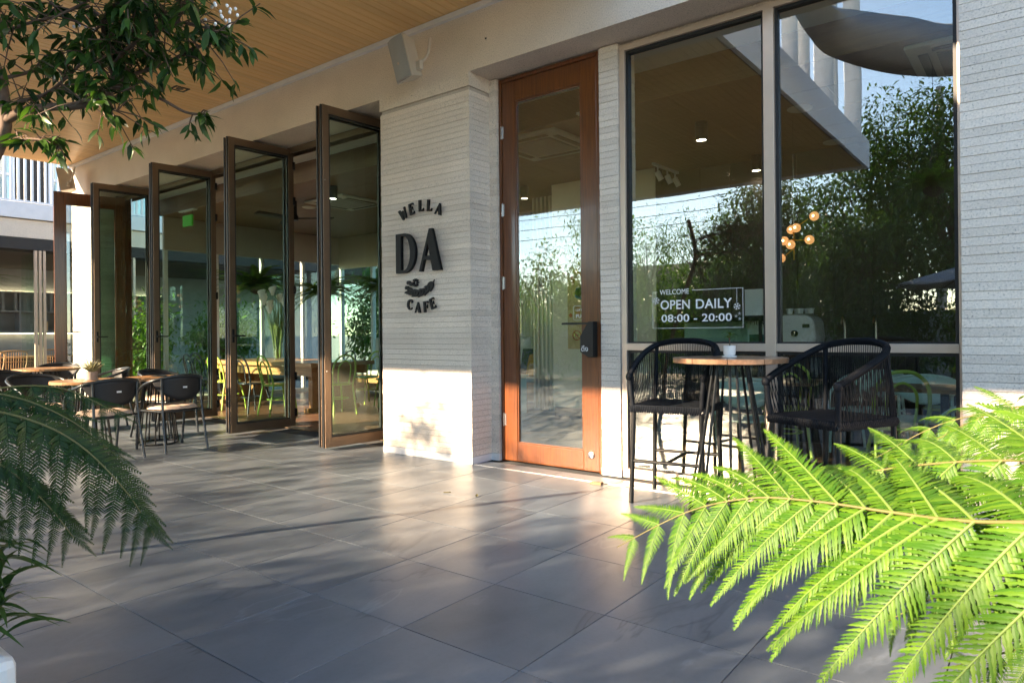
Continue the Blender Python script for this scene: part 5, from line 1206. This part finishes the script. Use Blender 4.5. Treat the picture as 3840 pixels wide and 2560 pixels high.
# trees and shrubs behind the cafe, seen through the back windows
BK = [((-14.8, 13.5, -.13), 'leafy tree outside the back window, left', 3.2), ((-12.6, 12.6, -.13), 'leafy tree outside the back window behind the vase', 2.6), ((-10.6, 12.8, -.13), 'leafy tree outside the back window, centre', 3.0), ((-8.8, 13.2, -.13), 'leafy tree outside back window near the curtain', 2.8)]
for k, (l_, lab, h) in enumerate(BK): make_tree(lab, l_, 1.2, (0, 0, h * .55), (1.3, 1.0, h * .55), 110, 80, .15, 'garden_leaf', 90 + k, .26, 'trees behind the cafe')
for k, (l_, lab) in enumerate((((-14.4, 6.2, -.13), 'bushy plant outside the side glazing, nearer'), ((-14.6, 8.2, -.13), 'bushy plant outside the side glazing, farther'))): make_tree(lab, l_, .6, (0, 0, 1.2), (.6, .7, .9), 46, 60, .13, 'garden_leaf', 99 + k, .16, 'plants in the side gap', 'leafy_bush', 'bush')
# grey umbrella
um = thing('garden_umbrella', 'grey square garden umbrella reflected at right of the window', 'umbrella', (-.90, -5.75, -.13))
MB().tube([(0, 0, 0), (0, 0, 2.62)], .025, 8).build('pole', 'black_metal', um, 50)
cn = MB()
for k in range(8):
    a0, a1 = k * math.pi / 4 + .2, (k + 1) * math.pi / 4 + .2
    cn.grid(lambda u, v: (1.6 * v * ((1 - u) * math.cos(a0) + u * math.cos(a1)), 1.6 * v * ((1 - u) * math.sin(a0) + u * math.sin(a1)), 2.66 - .46 * v - .05 * math.sin(math.pi * u) * v), 4, 5)
cn.build('canopy', 'grey_fabric', um, 30, None, .006)
for k in range(8): a = k * math.pi / 4 + .2; MB().tube([(0, 0, 2.60), (1.57 * math.cos(a), 1.57 * math.sin(a), 2.17)], .010, 5).build('rib', 'black_metal', um)
# grey shade sail slung from the canopy posts
low = [(-2.12, 2.60, 4.66), (-2.08, 2.0, 4.50), (-1.95, 1.47, 4.38), (-1.46, .63, 4.32), (-.82, .08, 4.30), (.2, -.30, 4.40), (1.4, -.4, 4.7)]
hi = [(-2.15, 2.62, 4.68), (-2.0, 1.8, 4.88), (-1.86, 1.28, 5.0), (-1.3, .5, 5.02), (-.85, -.2, 5.05), (.2, -.6, 5.1), (1.4, -.7, 5.1)]
LP_, HP_ = smooth_path(low, 5), smooth_path(hi, 5)
ss = MB().grid(lambda u, v: LP_[min(int(round(u * (len(LP_) - 1))), len(LP_) - 1)].lerp(HP_[min(int(round(u * (len(HP_) - 1))), len(HP_) - 1)], v) + Vector((.5, .35, -.10)) * math.sin(math.pi * v) * .6, len(LP_) - 1, 6).build('shade_sail', 'grey_fabric', None, 60, None, .006)
tag(ss, 'curved dark grey shade sail reflected at the top of right window', 'shade sail')
# boundary wall, neighbour house, pole and wires
bwall = thing('garden_wall', 'grey rendered garden boundary wall reflected behind the shrubs', 'wall', (0, -14.5, -.13))
for k in range(16): MB().box(-22 + k * 2.0, -.06, 0, -22 + k * 2.0 + 1.985, .06, 1.9).build('wall_panel', 'fence_grey', bwall)
nh = thing('neighbour_house', 'grey house with low tiled roof reflected beyond the garden wall', 'house', (-13.5, -24, -.13))
MB().box(-6, -4, 0, 6, 4, 3.2).build('wall', 'fence_grey', nh)
MB().add([(-6.6, -4.6, 3.2), (6.6, -4.6, 3.2), (6.6, 4.6, 3.2), (-6.6, 4.6, 3.2), (-4, 0, 4.9), (4, 0, 4.9)], [(0, 3, 2, 1), (0, 1, 5, 4), (2, 3, 4, 5), (1, 2, 5), (3, 0, 4)]).build('roof', 'roof_tile', nh)
for k in range(3): w = MB().box(-4.5 + k * 3.4, 4.001, 1.0, -3.1 + k * 3.4, 4.05, 2.3).build('window', 'white_paint', nh); MB().box(-4.4 + k * 3.4, 4.051, 1.08, -3.2 + k * 3.4, 4.06, 2.22).build('pane', 'screen_dark', w)
po = thing('utility_pole', 'concrete utility pole with wires reflected near the window right edge', 'utility pole', (-2.6, -15.5, -.13))
MB().tube([(0, 0, 0), (0, 0, 9)], [.16, .11], 10).build('pole', 'fence_grey', po, 40); MB().box(-.9, -.05, 7.6, .9, .05, 7.7).build('cross_arm', 'fence_grey', po)
for k in range(4): MB().tube(smooth_path([(-30, -.5, 7.4 - k * .5), (-10, 0, 6.9 - k * .45), (0, 0, 7.4 - k * .5), (12, 0, 6.8 - k * .45), (30, -.5, 7.4 - k * .5)]), .015, 5).build('wire', 'black_metal', po)


for k, (x, y, a, lab) in enumerate(((-3.55, 3.75, .4, 'small dry brown leaf on the tiles, left of two'), (-3.30, 3.80, 2.2, 'small dry brown leaf on the tiles, right of two'))):
    o = MB().grid(lambda u, v: ((v - .5) * .06, (u - .5) * .022 * math.sin(math.pi * (.06 + .9 * v)), .002 + .010 * abs(u - .5) + .006 * v * v), 4, 6).build('fallen_leaf', 'rachis_brown', None, 60, (x, y, .001)); o.rotation_euler = (0, 0, a); tag(o, lab, 'leaf', 'fallen leaves')
bpy.context.view_layer.update()
